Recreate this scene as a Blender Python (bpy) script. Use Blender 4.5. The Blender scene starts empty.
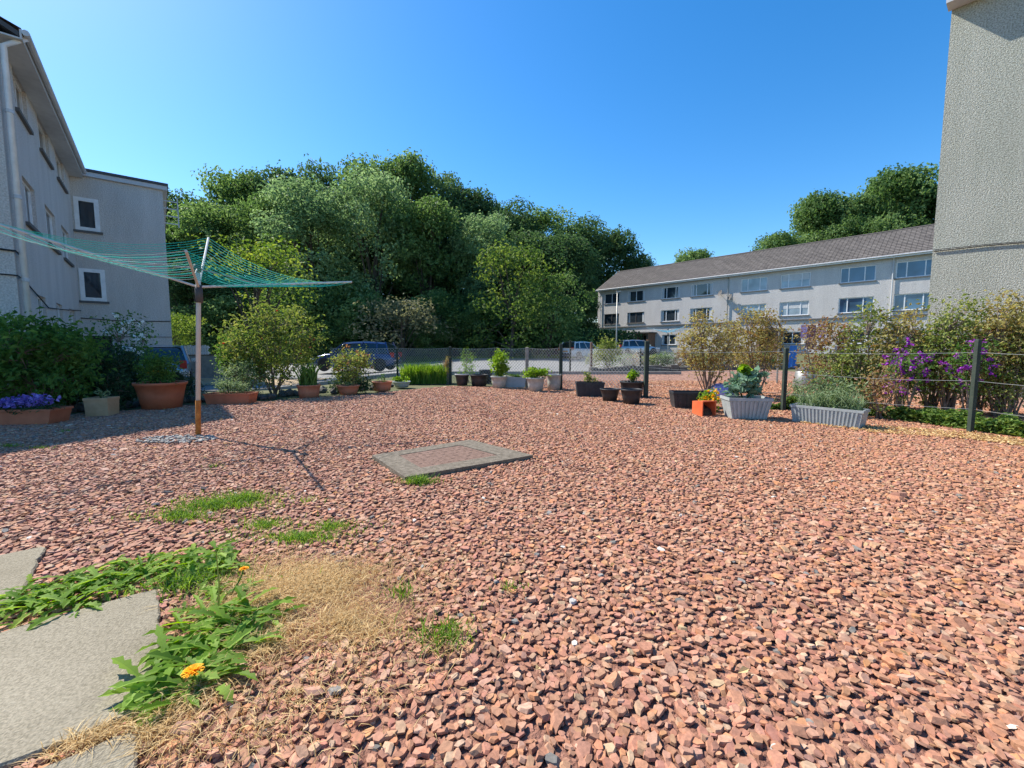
import bpy, math, random
import numpy as np
from mathutils import Vector, Matrix
rnd = random.Random(7); nr = np.random.default_rng(7)
PI = math.pi
scene = bpy.context.scene; COL = scene.collection
F = 430.0; PITCH = math.atan(36/430.0); H = 1.0; CP, SP = math.cos(PITCH), math.sin(PITCH)

# ------------------------------------------------------------------ camera geometry helpers
def ray(px, py):
    u = (px-512)/F; v = (384-py)/F
    y = CP+v*SP
    return u/y, (-SP+v*CP)/y            # X/Y, (z-H)/Y
def P(px, py, Y):
    k, e = ray(px, py); return Vector((k*Y, Y, H+e*Y))
def G(px, py, z=0.0):
    k, e = ray(px, py); Y = (z-H)/e; return Vector((k*Y, Y, z))
def ss(a, b, x):
    t = min(1, max(0, (x-a)/(b-a))); return t*t*(3-2*t)
def tz(x, y):
    q = .732*x+.681*y
    z = .5*ss(27, 44, q) - .45*ss(-3, -9, x)*ss(9, 14, y)*(1-ss(34, 44, y))
    z += 9*max(ss(43, 90, y)*ss(16, 4, x) if False else ss(43, 90, y)*(1-ss(4, 16, x)), ss(60, 98, q))
    return z

# ------------------------------------------------------------------ object helpers
def tag(o, label=None, cat=None, group=None, kind=None):
    if label: o['label'] = label
    if cat: o['category'] = cat
    if group: o['group'] = group
    if kind: o['kind'] = kind
    return o
def empty(name, loc=(0,0,0), rz=0, label=None, cat=None, group=None):
    o = bpy.data.objects.new(name, None); COL.objects.link(o)
    o.location = loc; o.rotation_euler = (0,0,rz); o.empty_display_size = .1
    return tag(o, label, cat, group)
def mkobj(name, me, mat, parent=None, smooth=False):
    o = bpy.data.objects.new(name, me); COL.objects.link(o)
    if mat: me.materials.append(mat)
    if parent: o.parent = parent
    if smooth:
        me.polygons.foreach_set('use_smooth', [True]*len(me.polygons))
    return o
def copy_tree(o, parent=None):
    c = o.copy(); COL.objects.link(c); c.parent = parent
    for ch in list(o.children): copy_tree(ch, c)
    return c

class MB:
    def __init__(s): s.v = []; s.f = []; s.t = []
    def add(s, vs, fs):
        n = len(s.v); s.v += [tuple(a) for a in vs]; s.f += [tuple(i+n for i in f) for f in fs]
    def quad(s, a, b, c, d): s.add([a,b,c,d], [(0,1,2,3)])
    def box(s, x0,x1,y0,y1,z0,z1, M=None):
        vs = [Vector((x,y,z)) for z in (z0,z1) for y in (y0,y1) for x in (x0,x1)]
        if M is not None: vs = [M@v for v in vs]
        s.add(vs, [(0,2,3,1),(4,5,7,6),(0,1,5,4),(2,6,7,3),(0,4,6,2),(1,3,7,5)])
    def hexa(s, b, t):
        "four bottom points, four top points (same winding, ccw from above)"
        s.add(list(b)+list(t), [(3,2,1,0),(4,5,6,7)]+[(i,(i+1)%4,(i+1)%4+4,i+4) for i in range(4)])
    def tube(s, pts, rad, n=6, cap=True):
        pts = [Vector(p) for p in pts]
        if not hasattr(rad, '__len__'): rad = [rad]*len(pts)
        rings = []; up = Vector((0.13,0.21,.97))
        for i, p in enumerate(pts):
            d = (pts[min(i+1,len(pts)-1)]-pts[max(i-1,0)])
            if d.length < 1e-9: d = Vector((0,0,1))
            d.normalize(); a = d.cross(up)
            if a.length < .1: a = d.cross(Vector((1,0,0)))
            a.normalize(); b = d.cross(a)
            rings.append([p+(a*math.cos(2*PI*k/n)+b*math.sin(2*PI*k/n))*rad[i] for k in range(n)])
        vs = [q for r in rings for q in r]; fs = []
        for i in range(len(pts)-1):
            for k in range(n): fs.append((i*n+k, i*n+(k+1)%n, (i+1)*n+(k+1)%n, (i+1)*n+k))
        if cap: fs += [tuple(reversed(range(n))), tuple(range((len(pts)-1)*n, len(pts)*n))]
        s.add(vs, fs)
    def lathe(s, prof, n=24, c=(0,0,0), close=False):
        vs = []; fs = []
        for r, z in prof:
            for k in range(n): vs.append((c[0]+r*math.cos(2*PI*k/n), c[1]+r*math.sin(2*PI*k/n), c[2]+z))
        for i in range(len(prof)-1):
            for k in range(n): fs.append((i*n+k, i*n+(k+1)%n, (i+1)*n+(k+1)%n, (i+1)*n+k))
        if close: fs += [tuple(reversed(range(n))), tuple(range((len(prof)-1)*n, len(prof)*n))]
        s.add(vs, fs)
    def prism(s, poly, y0, y1):
        "poly in x,z extruded along y"
        n = len(poly)
        vs = [(x,y0,z) for x,z in poly]+[(x,y1,z) for x,z in poly]
        s.add(vs, [tuple(range(n)), tuple(reversed(range(n,2*n)))]+[(i,(i+1)%n+0,(i+1)%n+n,i+n)[::-1] for i in range(n)])
    def build(s, name, mat, parent=None, smooth=False):
        me = bpy.data.meshes.new(name); me.from_pydata(s.v, [], s.f); me.update()
        return mkobj(name, me, mat, parent, smooth)

def raw_mesh(name, V, loops, starts, attr=None, col=None):
    me = bpy.data.meshes.new(name)
    me.vertices.add(len(V)); me.vertices.foreach_set('co', np.asarray(V, dtype=np.float32).ravel())
    me.loops.add(len(loops)); me.loops.foreach_set('vertex_index', np.asarray(loops, dtype=np.int32))
    me.polygons.add(len(starts)); me.polygons.foreach_set('loop_start', np.asarray(starts, dtype=np.int32))
    me.update(calc_edges=True); me.validate(); me.polygons.foreach_set('use_smooth', np.zeros(len(me.polygons),dtype=bool))
    if attr is not None:
        a = me.attributes.new('tone', 'FLOAT', 'POINT'); a.data.foreach_set('value', np.asarray(attr, dtype=np.float32))
    if col is not None:
        a = me.attributes.new('col', 'FLOAT_COLOR', 'POINT'); a.data.foreach_set('color', np.asarray(col, dtype=np.float32).ravel())
    return me

def leaf_mesh(name, C, N, size, aspect=.55, tone=None, fold=.18):
    "C centres, N preferred normals, one folded two-triangle leaf each"
    n = len(C); C = np.asarray(C, float); N = np.asarray(N, float)
    N = N/np.maximum(np.linalg.norm(N,axis=1,keepdims=True),1e-6)
    T = nr.normal(size=(n,3)); T -= N*(T*N).sum(1,keepdims=True)
    T /= np.maximum(np.linalg.norm(T,axis=1,keepdims=True),1e-6); W = np.cross(N,T)
    size = np.broadcast_to(np.asarray(size,float).reshape(-1,1) if np.ndim(size) else size, (n,1))
    V = np.empty((n,4,3))
    V[:,0] = C-T*size*.5; V[:,1] = C+W*size*aspect*.5+N*size*fold-T*size*.05
    V[:,2] = C+T*size*.5-N*size*.12; V[:,3] = C-W*size*aspect*.5+N*size*fold-T*size*.05
    idx = np.arange(n)[:,None]*4
    loops = (idx+np.array([0,1,2,0,2,3])).ravel(); starts = np.arange(2*n)*3
    if tone is None: tone = nr.random(n)
    return raw_mesh(name, V.reshape(-1,3), loops, starts, np.repeat(tone,4))

def blade_mesh(name, base, length, width, lean=.5, tone=None, dirs=None):
    n = len(base); base = np.asarray(base,float)
    a = nr.random(n)*2*PI if dirs is None else np.asarray(dirs)
    L = np.broadcast_to(length,(n,)); w = np.broadcast_to(width,(n,)); k = np.broadcast_to(lean,(n,))*(.4+nr.random(n))
    D = np.stack([np.cos(a),np.sin(a),np.zeros(n)],1); S = np.stack([-np.sin(a),np.cos(a),np.zeros(n)],1)
    tw = nr.random(n)*PI; S = S*np.cos(tw)[:,None]+D*np.sin(tw)[:,None]*.8
    V = np.empty((n,7,3)); Z = np.array([0,0,1.])
    for i,(h,ww) in enumerate([(0,.7),(.4,1),(.75,.7)]):
        c = base + Z*(L*h*(1-.35*k*h))[:,None] + D*(L*k*h*h)[:,None]
        V[:,2*i] = c-S*(w*ww*.5)[:,None]; V[:,2*i+1] = c+S*(w*ww*.5)[:,None]
    V[:,6] = base + Z*(L*(1-.45*k))[:,None]+D*(L*k)[:,None]
    idx = np.arange(n)[:,None]*7
    loops = (idx+np.array([0,1,3,2, 2,3,5,4, 4,5,6])).ravel()
    starts = (np.arange(n)[:,None]*11+np.array([0,4,8])).ravel()
    if tone is None: tone = nr.random(n)
    return raw_mesh(name, V.reshape(-1,3), loops, starts, np.repeat(tone,7))

# ------------------------------------------------------------------ materials
def newmat(name):
    m = bpy.data.materials.new(name); m.use_nodes = True
    nt = m.node_tree; return m, nt, nt.nodes['Principled BSDF']
def N(nt, t, **kw):
    n = nt.nodes.new(t)
    for k,v in kw.items():
        if k.startswith('i_'): n.inputs[k[2:].replace('_',' ')].default_value = v
        else: setattr(n, k, v)
    return n
def ramp(nt, stops):
    r = nt.nodes.new('ShaderNodeValToRGB'); e = r.color_ramp.elements
    while len(e) < len(stops): e.new(.5)
    for i,(p,c) in enumerate(stops): e[i].position = p; e[i].color = (*c,1)
    return r
def rough_mat(name, c1, c2, scale=8, rough=.8, bump=.3, bscale=60, bdist=.01, c3=None, spec=.3, detail=6):
    m, nt, b = newmat(name); L = nt.links
    tc = N(nt,'ShaderNodeTexCoord'); no = N(nt,'ShaderNodeTexNoise', i_Scale=scale, i_Detail=detail, i_Roughness=.65)
    L.new(tc.outputs['Object'], no.inputs['Vector'])
    st = [(.3,c1),(.7,c2)] if c3 is None else [(.28,c1),(.5,c2),(.75,c3)]
    r = ramp(nt, st); L.new(no.outputs['Fac'], r.inputs[0]); L.new(r.outputs[0], b.inputs['Base Color'])
    n2 = N(nt,'ShaderNodeTexNoise', i_Scale=bscale, i_Detail=4.0); L.new(tc.outputs['Object'], n2.inputs['Vector'])
    bp = N(nt,'ShaderNodeBump', i_Strength=bump, i_Distance=bdist); L.new(n2.outputs['Fac'], bp.inputs['Height'])
    L.new(bp.outputs[0], b.inputs['Normal']); b.inputs['Roughness'].default_value = rough
    b.inputs['Specular IOR Level'].default_value = spec
    return m
def plain(name, c, rough=.5, metal=0, spec=.5):
    m = rough_mat(name, tuple(x*.88 for x in c), tuple(min(1,x*1.1) for x in c), 5, rough, .08, 40, .004, spec=spec)
    m.node_tree.nodes['Principled BSDF'].inputs['Metallic'].default_value = metal; return m
def leafmat(name, dark, mid, light, trans=.35, rough=.62, scale=1.2):
    m, nt, b = newmat(name); L = nt.links
    at = N(nt,'ShaderNodeAttribute', attribute_name='tone')
    tc = N(nt,'ShaderNodeTexCoord'); no = N(nt,'ShaderNodeTexNoise', i_Scale=scale, i_Detail=2.0)
    L.new(tc.outputs['Object'], no.inputs['Vector'])
    ad = N(nt,'ShaderNodeMath', operation='MULTIPLY_ADD'); ad.inputs[1].default_value=.6; L.new(no.outputs['Fac'], ad.inputs[0]); 
    s = N(nt,'ShaderNodeMath', operation='MULTIPLY'); s.inputs[1].default_value=.7; L.new(at.outputs['Fac'], s.inputs[0]); L.new(s.outputs[0], ad.inputs[2])
    r = ramp(nt, [(.2,dark),(.62,mid),(.95,light)]); L.new(ad.outputs[0], r.inputs[0]); L.new(r.outputs[0], b.inputs['Base Color'])
    b.inputs['Roughness'].default_value = rough; b.inputs['Specular IOR Level'].default_value=.2
    tr = N(nt,'ShaderNodeBsdfTranslucent'); hs = N(nt,'ShaderNodeHueSaturation', i_Hue=.485, i_Saturation=1.15, i_Value=1.5)
    L.new(r.outputs[0], hs.inputs['Color']); L.new(hs.outputs[0], tr.inputs[0])
    mx = N(nt,'ShaderNodeMixShader'); mx.inputs[0].default_value = trans
    L.new(b.outputs[0], mx.inputs[1]); L.new(tr.outputs[0], mx.inputs[2])
    L.new(mx.outputs[0], nt.nodes['Material Output'].inputs['Surface']); return m
def colmat(name, rough=.85):
    m, nt, b = newmat(name); L = nt.links
    at = N(nt,'ShaderNodeAttribute', attribute_name='col'); tc = N(nt,'ShaderNodeTexCoord')
    no = N(nt,'ShaderNodeTexNoise', i_Scale=90.0, i_Detail=4.0); L.new(tc.outputs['Object'], no.inputs['Vector'])
    r = ramp(nt, [(.25,(.72,.72,.72)),(.75,(1.2,1.18,1.16))]); L.new(no.outputs['Fac'], r.inputs[0])
    mx = N(nt,'ShaderNodeMix', data_type='RGBA', blend_type='MULTIPLY'); mx.inputs[0].default_value=1
    L.new(at.outputs['Color'], mx.inputs[6]); L.new(r.outputs[0], mx.inputs[7]); L.new(mx.outputs[2], b.inputs['Base Color'])
    bp = N(nt,'ShaderNodeBump', i_Strength=.5, i_Distance=.003); L.new(no.outputs['Fac'], bp.inputs['Height']); L.new(bp.outputs[0], b.inputs['Normal'])
    b.inputs['Roughness'].default_value=rough; b.inputs['Specular IOR Level'].default_value=.3
    return m
def harl(name, c1, c2, bump=.8, scale=55, dist=.012, stain=(.6,.6,.58)):
    "roughcast render: pebble bump, weather streaks"
    m, nt, b = newmat(name); L = nt.links
    tc = N(nt,'ShaderNodeTexCoord')
    mp = N(nt,'ShaderNodeMapping'); mp.inputs['Scale'].default_value=(1.2,1.2,.25); L.new(tc.outputs['Object'], mp.inputs[0])
    n1 = N(nt,'ShaderNodeTexNoise', i_Scale=1.3, i_Detail=6.0, i_Roughness=.7); L.new(mp.outputs[0], n1.inputs['Vector'])
    r = ramp(nt, [(.3,c1),(.7,c2)]); L.new(n1.outputs['Fac'], r.inputs[0])
    vo = N(nt,'ShaderNodeTexVoronoi', i_Scale=float(scale)); L.new(tc.outputs['Object'], vo.inputs['Vector'])
    n2 = N(nt,'ShaderNodeTexNoise', i_Scale=scale*.6, i_Detail=3.0); L.new(tc.outputs['Object'], n2.inputs['Vector'])
    r2 = ramp(nt, [(.3,stain),(.62,(1.06,1.06,1.06))]); L.new(n2.outputs['Fac'], r2.inputs[0])
    mx = N(nt,'ShaderNodeMix', data_type='RGBA', blend_type='MULTIPLY'); mx.inputs[0].default_value=1
    L.new(r.outputs[0], mx.inputs[6]); L.new(r2.outputs[0], mx.inputs[7]); L.new(mx.outputs[2], b.inputs['Base Color'])
    ad = N(nt,'ShaderNodeMath', operation='SUBTRACT'); L.new(n2.outputs['Fac'], ad.inputs[0]); L.new(vo.outputs['Distance'], ad.inputs[1])
    bp = N(nt,'ShaderNodeBump', i_Strength=bump, i_Distance=dist); L.new(ad.outputs[0], bp.inputs['Height']); L.new(bp.outputs[0], b.inputs['Normal'])
    b.inputs['Roughness'].default_value=.95; b.inputs['Specular IOR Level'].default_value=.15
    return m

M = {}
M['gravel_base'] = rough_mat('gravel_base', (.16,.075,.05),(.34,.17,.12), 45, .95, .9, 70, .02)
def gravel_far():
    m, nt, b = newmat('gravel_far'); L = nt.links
    tc = N(nt,'ShaderNodeTexCoord'); vo = N(nt,'ShaderNodeTexVoronoi', i_Scale=17.0); L.new(tc.outputs['Object'], vo.inputs['Vector'])
    r = ramp(nt, [(.0,(.06,.03,.02)),(.35,(.24,.12,.08)),(1,(.38,.22,.155))]); sp = N(nt,'ShaderNodeSeparateColor')
    L.new(vo.outputs['Color'], sp.inputs[0]); L.new(sp.outputs[0], r.inputs[0]); L.new(r.outputs[0], b.inputs['Base Color'])
    bp = N(nt,'ShaderNodeBump', i_Strength=1.0, i_Distance=.03, invert=True); L.new(vo.outputs['Distance'], bp.inputs['Height']); L.new(bp.outputs[0], b.inputs['Normal'])
    b.inputs['Roughness'].default_value=.95; return m
M['gravel_far'] = gravel_far()
M['gravel'] = colmat('gravel_stone')
M['soil'] = rough_mat('soil', (.03,.02,.014),(.09,.06,.04), 12, .95, .8, 60, .02)
M['ground'] = rough_mat('ground', (.06,.055,.03),(.10,.11,.045), .5, .95, .6, 8, .05, c3=(.15,.12,.07))
M['verge'] = rough_mat('verge', (.09,.13,.035),(.15,.18,.06), 1.5, .9, .6, 30, .03)
M['asphalt'] = rough_mat('asphalt', (.20,.20,.19),(.27,.265,.255), .7, .9, .4, 120, .006)
M['kerb'] = rough_mat('kerb', (.22,.21,.19),(.34,.33,.30), 5, .9, .3, 60, .005)
M['slab'] = None
M['concrete'] = rough_mat('concrete', (.085,.07,.05),(.23,.195,.15), 26, .95, .7, 90, .006)
M['cover'] = rough_mat('cover', (.11,.065,.045),(.24,.15,.115), 30, .85, .9, 110, .004)
M['bark'] = rough_mat('bark', (.05,.04,.03),(.12,.10,.075), 9, .95, .6, 30, .02)
M['twig'] = rough_mat('twig', (.13,.09,.065),(.30,.23,.18), 12, .9, .4, 40, .005)
M['rock'] = rough_mat('rock', (.07,.065,.06),(.20,.19,.17), 7, .95, .7, 30, .02)
M['terracotta'] = rough_mat('terracotta', (.36,.105,.05),(.48,.15,.075), 6, .65, .15, 60, .003, spec=.4)
M['terracotta_dull'] = rough_mat('terracotta_dull', (.38,.14,.08),(.52,.23,.14), 8, .8, .25, 60, .003)
M['orange_pl'] = rough_mat('orange_plastic', (.55,.10,.035),(.72,.16,.06), 6, .45, .1, 60, .002)
M['cream_pot'] = rough_mat('cream_pot', (.40,.25,.13),(.52,.34,.20), 10, .8, .2, 60, .003)
M['black_pl'] = rough_mat('black_plastic', (.022,.023,.025),(.045,.046,.05), 8, .5, .2, 50, .003)
M['grey_pl'] = rough_mat('grey_plastic', (.27,.30,.30),(.38,.41,.41), 9, .5, .15, 60, .002)
M['grey_pot'] = rough_mat('grey_pot', (.30,.31,.29),(.46,.47,.44), 12, .7, .2, 60, .002)
M['blue_grey_pl'] = rough_mat('blue_grey_plastic', (.30,.35,.38),(.40,.45,.48), 7, .45, .15, 60, .002)
M['white_pl'] = plain('white_plastic', (.72,.73,.73), .4)
M['white_dull'] = plain('white_dull', (.5,.52,.54), .6)
M['metal'] = plain('grey_metal', (.30,.30,.28), .45, .6)
M['metal_light'] = plain('pale_metal', (.50,.51,.49), .6, .1)
M['wire'] = plain('galvanised_wire', (.42,.43,.42), .45, .5)
M['post_dark'] = rough_mat('dark_post', (.018,.03,.024),(.045,.06,.045), 9, .7, .4, 50, .004)
M['post_pale'] = rough_mat('pale_post', (.22,.19,.16),(.40,.35,.30), 9, .9, .4, 50, .004)
M['rust'] = rough_mat('rust', (.22,.08,.02),(.48,.22,.06), 22, .9, .6, 80, .003)
M['harl_left'] = harl('roughcast_left', (.53,.50,.47),(.67,.635,.60), stain=(.72,.71,.69))
M['harl_far'] = harl('roughcast_far', (.53,.50,.475),(.62,.59,.56), bump=.5, scale=22, dist=.02, stain=(.82,.82,.82))
M['harl_right'] = harl('roughcast_right', (.39,.40,.34),(.51,.51,.445), bump=.8, scale=70, dist=.011, stain=(.45,.45,.41))
M['dark_trim'] = plain('dark_trim', (.06,.06,.065), .7)
M['sill'] = plain('stone_sill', (.12,.115,.11), .85)
M['frame'] = plain('window_frame', (.75,.76,.77), .35)
M['frame_dark'] = plain('dark_window_frame', (.09,.08,.075), .5)
M['brick'] = rough_mat('brown_brick', (.16,.09,.06),(.27,.16,.11), 5, .9, .5, 40, .01)
M['curtain'] = plain('net_curtain', (.55,.56,.56), .9)
M['rubber'] = plain('rubber', (.02,.02,.02), .8)
M['rim'] = plain('wheel_rim', (.45,.46,.47), .35, .7)
M['red_lamp'] = plain('tail_lamp', (.45,.02,.015), .2)
M['lamp_glass'] = plain('headlamp_glass', (.6,.62,.64), .15)
M['car_blue'] = plain('navy_paint', (.02,.055,.17), .18, .2)
M['car_white'] = plain('white_paint', (.72,.74,.76), .25)
M['car_silver'] = plain('silver_paint', (.45,.48,.52), .25, .5)
M['car_slate'] = plain('slate_paint', (.25,.33,.42), .22, .4)
for m_ in ('car_blue','car_white','car_silver','car_slate'):
    M[m_].node_tree.nodes['Principled BSDF'].inputs['Coat Weight'].default_value = .6
def glass(name, c, rough=.03):
    m, nt, b = newmat(name); b.inputs['Base Color'].default_value=(*c,1); b.inputs['Roughness'].default_value=rough
    b.inputs['Specular IOR Level'].default_value=.9
    L = nt.links; tc = N(nt,'ShaderNodeTexCoord'); no = N(nt,'ShaderNodeTexNoise', i_Scale=.8); L.new(tc.outputs['Object'], no.inputs['Vector'])
    bp = N(nt,'ShaderNodeBump', i_Strength=.08, i_Distance=.05); L.new(no.outputs['Fac'], bp.inputs['Height']); L.new(bp.outputs[0], b.inputs['Normal'])
    r = ramp(nt, [(.3,tuple(x*.6 for x in c)),(.7,tuple(x*1.4 for x in c))]); L.new(no.outputs['Fac'], r.inputs[0]); L.new(r.outputs[0], b.inputs['Base Color'])
    return m
M['glass'] = glass('window_glass', (.03,.04,.05))
M['glass_sky_tint'] = glass('window_glass_sky_tint', (.05,.12,.20))  # reflected sky put into the pane's base colour as blue
M['glass_pale'] = glass('window_glass_blinds', (.26,.33,.38), .12)
M['car_glass'] = glass('car_glass', (.02,.03,.035))
def tilemat():
    m, nt, b = newmat('roof_tile'); L = nt.links
    at = N(nt,'ShaderNodeAttribute', attribute_name='tone')
    tc = N(nt,'ShaderNodeTexCoord'); no = N(nt,'ShaderNodeTexNoise', i_Scale=.6, i_Detail=6.0); L.new(tc.outputs['Object'], no.inputs['Vector'])
    r = ramp(nt, [(.0,(.075,.066,.060)),(.5,(.12,.105,.095)),(1,(.185,.165,.15))]); mixn = N(nt,'ShaderNodeMath', operation='MULTIPLY_ADD')
    mixn.inputs[1].default_value=.55; L.new(at.outputs['Fac'], mixn.inputs[0]); 
    s = N(nt,'ShaderNodeMath', operation='MULTIPLY'); s.inputs[1].default_value=.5; L.new(no.outputs['Fac'], s.inputs[0]); L.new(s.outputs[0], mixn.inputs[2])
    L.new(mixn.outputs[0], r.inputs[0]); L.new(r.outputs[0], b.inputs['Base Color']); b.inputs['Roughness'].default_value=.85; return m
M['tile'] = tilemat()
M['slab'] = harl('slab',(.22,.19,.135),(.34,.30,.225),bump=.7,scale=190,dist=.003,stain=(.66,.66,.64))
# foliage
M['lf_wood'] = leafmat('leaf_wood', (.04,.09,.025),(.11,.19,.06),(.21,.31,.12), .48, scale=.25)
M['lf_wood_dark'] = leafmat('leaf_wood_dark', (.025,.06,.025),(.062,.12,.045),(.13,.21,.08), .42, scale=.25)
M['lf_wood_pale'] = leafmat('leaf_wood_pale', (.075,.14,.06),(.165,.26,.115),(.28,.39,.19), .48, scale=.25)
M['lf_bright'] = leafmat('leaf_bright', (.05,.11,.02),(.12,.20,.04),(.26,.33,.07), .42, scale=.6)
M['lf_grey'] = leafmat('leaf_grey_brown', (.09,.10,.05),(.17,.18,.09),(.27,.26,.15), .35, scale=.6)
M['lf_dark'] = leafmat('leaf_dark', (.02,.045,.022),(.04,.085,.036),(.08,.14,.06), .3)
M['lf_mid'] = leafmat('leaf_mid', (.04,.09,.02),(.085,.18,.04),(.16,.28,.07), .42)
M['lf_fresh'] = leafmat('leaf_fresh', (.07,.15,.015),(.16,.29,.03),(.28,.42,.08), .45)
M['lf_yellow'] = leafmat('leaf_yellow_green', (.08,.13,.03),(.18,.24,.06),(.36,.38,.13), .42)
M['lf_olive'] = leafmat('leaf_olive', (.05,.09,.02),(.12,.18,.045),(.28,.31,.09), .4)
M['lf_autumn'] = leafmat('leaf_olive_rust', (.23,.12,.05),(.30,.27,.09),(.45,.43,.17), .42, scale=3.5)
M['lf_rust'] = leafmat('leaf_rust', (.20,.09,.05),(.28,.18,.08),(.36,.33,.13), .4, scale=3)
M['lf_lav'] = leafmat('leaf_silver_green', (.09,.15,.06),(.19,.27,.13),(.34,.42,.25), .35)
M['lf_fresh2'] = leafmat('leaf_ground_cover', (.035,.08,.015),(.09,.17,.03),(.24,.32,.08), .35, scale=4)
M['lf_blue'] = leafmat('leaf_blue_green', (.10,.18,.11),(.17,.28,.19),(.30,.42,.30), .3)
M['grass'] = leafmat('grass_blade', (.05,.12,.015),(.12,.24,.03),(.26,.38,.08), .4)
M['straw'] = leafmat('straw_blade', (.34,.22,.08),(.56,.40,.18),(.70,.54,.28), .25)
M['fl_purple'] = leafmat('petal_violet', (.13,.08,.28),(.25,.17,.50),(.42,.33,.70), .3)
M['fl_magenta'] = leafmat('petal_magenta', (.20,.02,.27),(.32,.05,.40),(.48,.14,.56), .35)
M['fl_white'] = leafmat('petal_white', (.7,.7,.66),(.8,.8,.76),(.88,.88,.85), .3)
M['fl_yellow'] = leafmat('petal_yellow', (.75,.30,.01),(.85,.45,.01),(.92,.60,.03), .3)
M['fl_red'] = leafmat('petal_red', (.40,.04,.02),(.55,.08,.04),(.65,.2,.08), .3)
M['line_teal'] = plain('teal_line', (.01,.55,.42), .9)
M['line_white'] = plain('white_line', (.24,.29,.27), .95)
M['line_blue'] = plain('blue_line', (.08,.42,.60), .4)
M['cl_blue'] = plain('blue_towel', (.03,.18,.55), .9)
M['cl_purple'] = plain('purple_cloth', (.11,.06,.17), .9)
M['cl_lilac'] = plain('lilac_cloth', (.42,.36,.62), .9)
M['cl_grey'] = plain('grey_blue_cloth', (.20,.25,.33), .9)
M['cl_black'] = plain('black_cloth', (.02,.02,.03), .9)

# ================================================================== WORLD, SUN, CAMERA
SUN_AZ = math.atan2(-2.01, 1.135)     # measured clockwise from +Y; negative = to the left
SUN_EL = math.radians(47)
w = bpy.data.worlds.new('World'); scene.world = w; w.use_nodes = True
nt = w.node_tree; bg = nt.nodes['Background']
sky = nt.nodes.new('ShaderNodeTexSky'); sky.sky_type = 'NISHITA'; sky.sun_disc = False
sky.sun_elevation = SUN_EL; sky.sun_rotation = SUN_AZ; sky.altitude = 0; sky.air_density = 1.0; sky.dust_density = .35; sky.ozone_density = 3.0
hs = nt.nodes.new('ShaderNodeHueSaturation'); hs.inputs['Saturation'].default_value = 1.36; hs.inputs['Value'].default_value = .92
nt.links.new(sky.outputs[0], hs.inputs['Color']); nt.links.new(hs.outputs[0], bg.inputs['Color'])
bg.inputs['Strength'].default_value = .13
sl = bpy.data.lights.new('sun', 'SUN'); sl.energy = 4.5; sl.angle = math.radians(.53); sl.color = (1,.94,.84)
so = bpy.data.objects.new('sun', sl); COL.objects.link(so)
sd = Vector((math.sin(SUN_AZ)*math.cos(SUN_EL), math.cos(SUN_AZ)*math.cos(SUN_EL), math.sin(SUN_EL)))
so.rotation_euler = (-sd).to_track_quat('-Z','Y').to_euler(); so.location = sd*30
cam = bpy.data.cameras.new('camera'); cam.lens = F/1024*36; cam.sensor_width = 36; cam.clip_end = 2000; cam.clip_start=.05
co = bpy.data.objects.new('camera', cam); COL.objects.link(co); co.location = (0,0,H); co.rotation_euler = (PI/2-PITCH,0,0)
scene.camera = co
vs = scene.view_settings; vs.view_transform = 'Standard'; vs.look = 'None'; vs.gamma = 1; vs.use_curve_mapping = False; vs.exposure = .95

# ================================================================== GROUND
def sheet(name, xs, ys, zf, mat, keep=None, kind='structure'):
    V = [(x,y,zf(x,y)) for y in ys for x in xs]; nx = len(xs); fs = []
    for j in range(len(ys)-1):
        for i in range(nx-1):
            if keep is None or keep((xs[i]+xs[i+1])/2, (ys[j]+ys[j+1])/2): fs.append((j*nx+i, j*nx+i+1, (j+1)*nx+i+1, (j+1)*nx+i))
    me = bpy.data.meshes.new(name); me.from_pydata(V,[],fs); me.update()
    return tag(mkobj(name, me, mat, None, True), kind=kind)
def rng(a,b,s): return [a+(b-a)*i/round((b-a)/s) for i in range(round((b-a)/s)+1)]
xs = [-400,-250,-150,-90]+rng(-60,60,2)+[90,150,250,400]; ys = [-100,-50,-20]+rng(-10,100,2)+[150,250,400,700]
sheet('ground', xs, ys, lambda x,y: tz(x,y)-.012, M['ground'])

# outline of the garden's planted edge / fence, left to right (pixels on the ground)
EDGE = [G(*p) for p in [(-140,437),(0,425),(60,417),(115,413),(175,408),(255,404),(320,398),(360,396),(395,392),(450,387),(563,390),(647,400),(783,411),(970,432),(1060,444)]]
EX = [(-30,EDGE[0].y)]+[(e.x,e.y) for e in EDGE]+[(30,EDGE[-1].y)]
def edge_y(x):
    # the edge folds back slightly on the right; x is monotone up to there
    return np.interp(x, [a for a,b in EX], [b for a,b in EX])
# gravel of this garden
gx = rng(-8.5,9,.25); gy = rng(-1.5,21,.25)
def in_garden(x,y): return y < edge_y(x)
def in_next(x,y): return (x > .7 and y >= edge_y(x) and y < 21 and x < 12)
sheet('gravel_bed', gx, gy, lambda x,y: tz(x,y)+.005, M['gravel_base'], lambda x,y: y < min(edge_y(x)+.25, 13) )
sheet('gravel_bed_beyond_fence', rng(.7,14,.35), rng(4.4,21.2,.35), lambda x,y: tz(x,y)+.008, M['gravel_far'], lambda x,y: in_next(x,y-.1))

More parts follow.
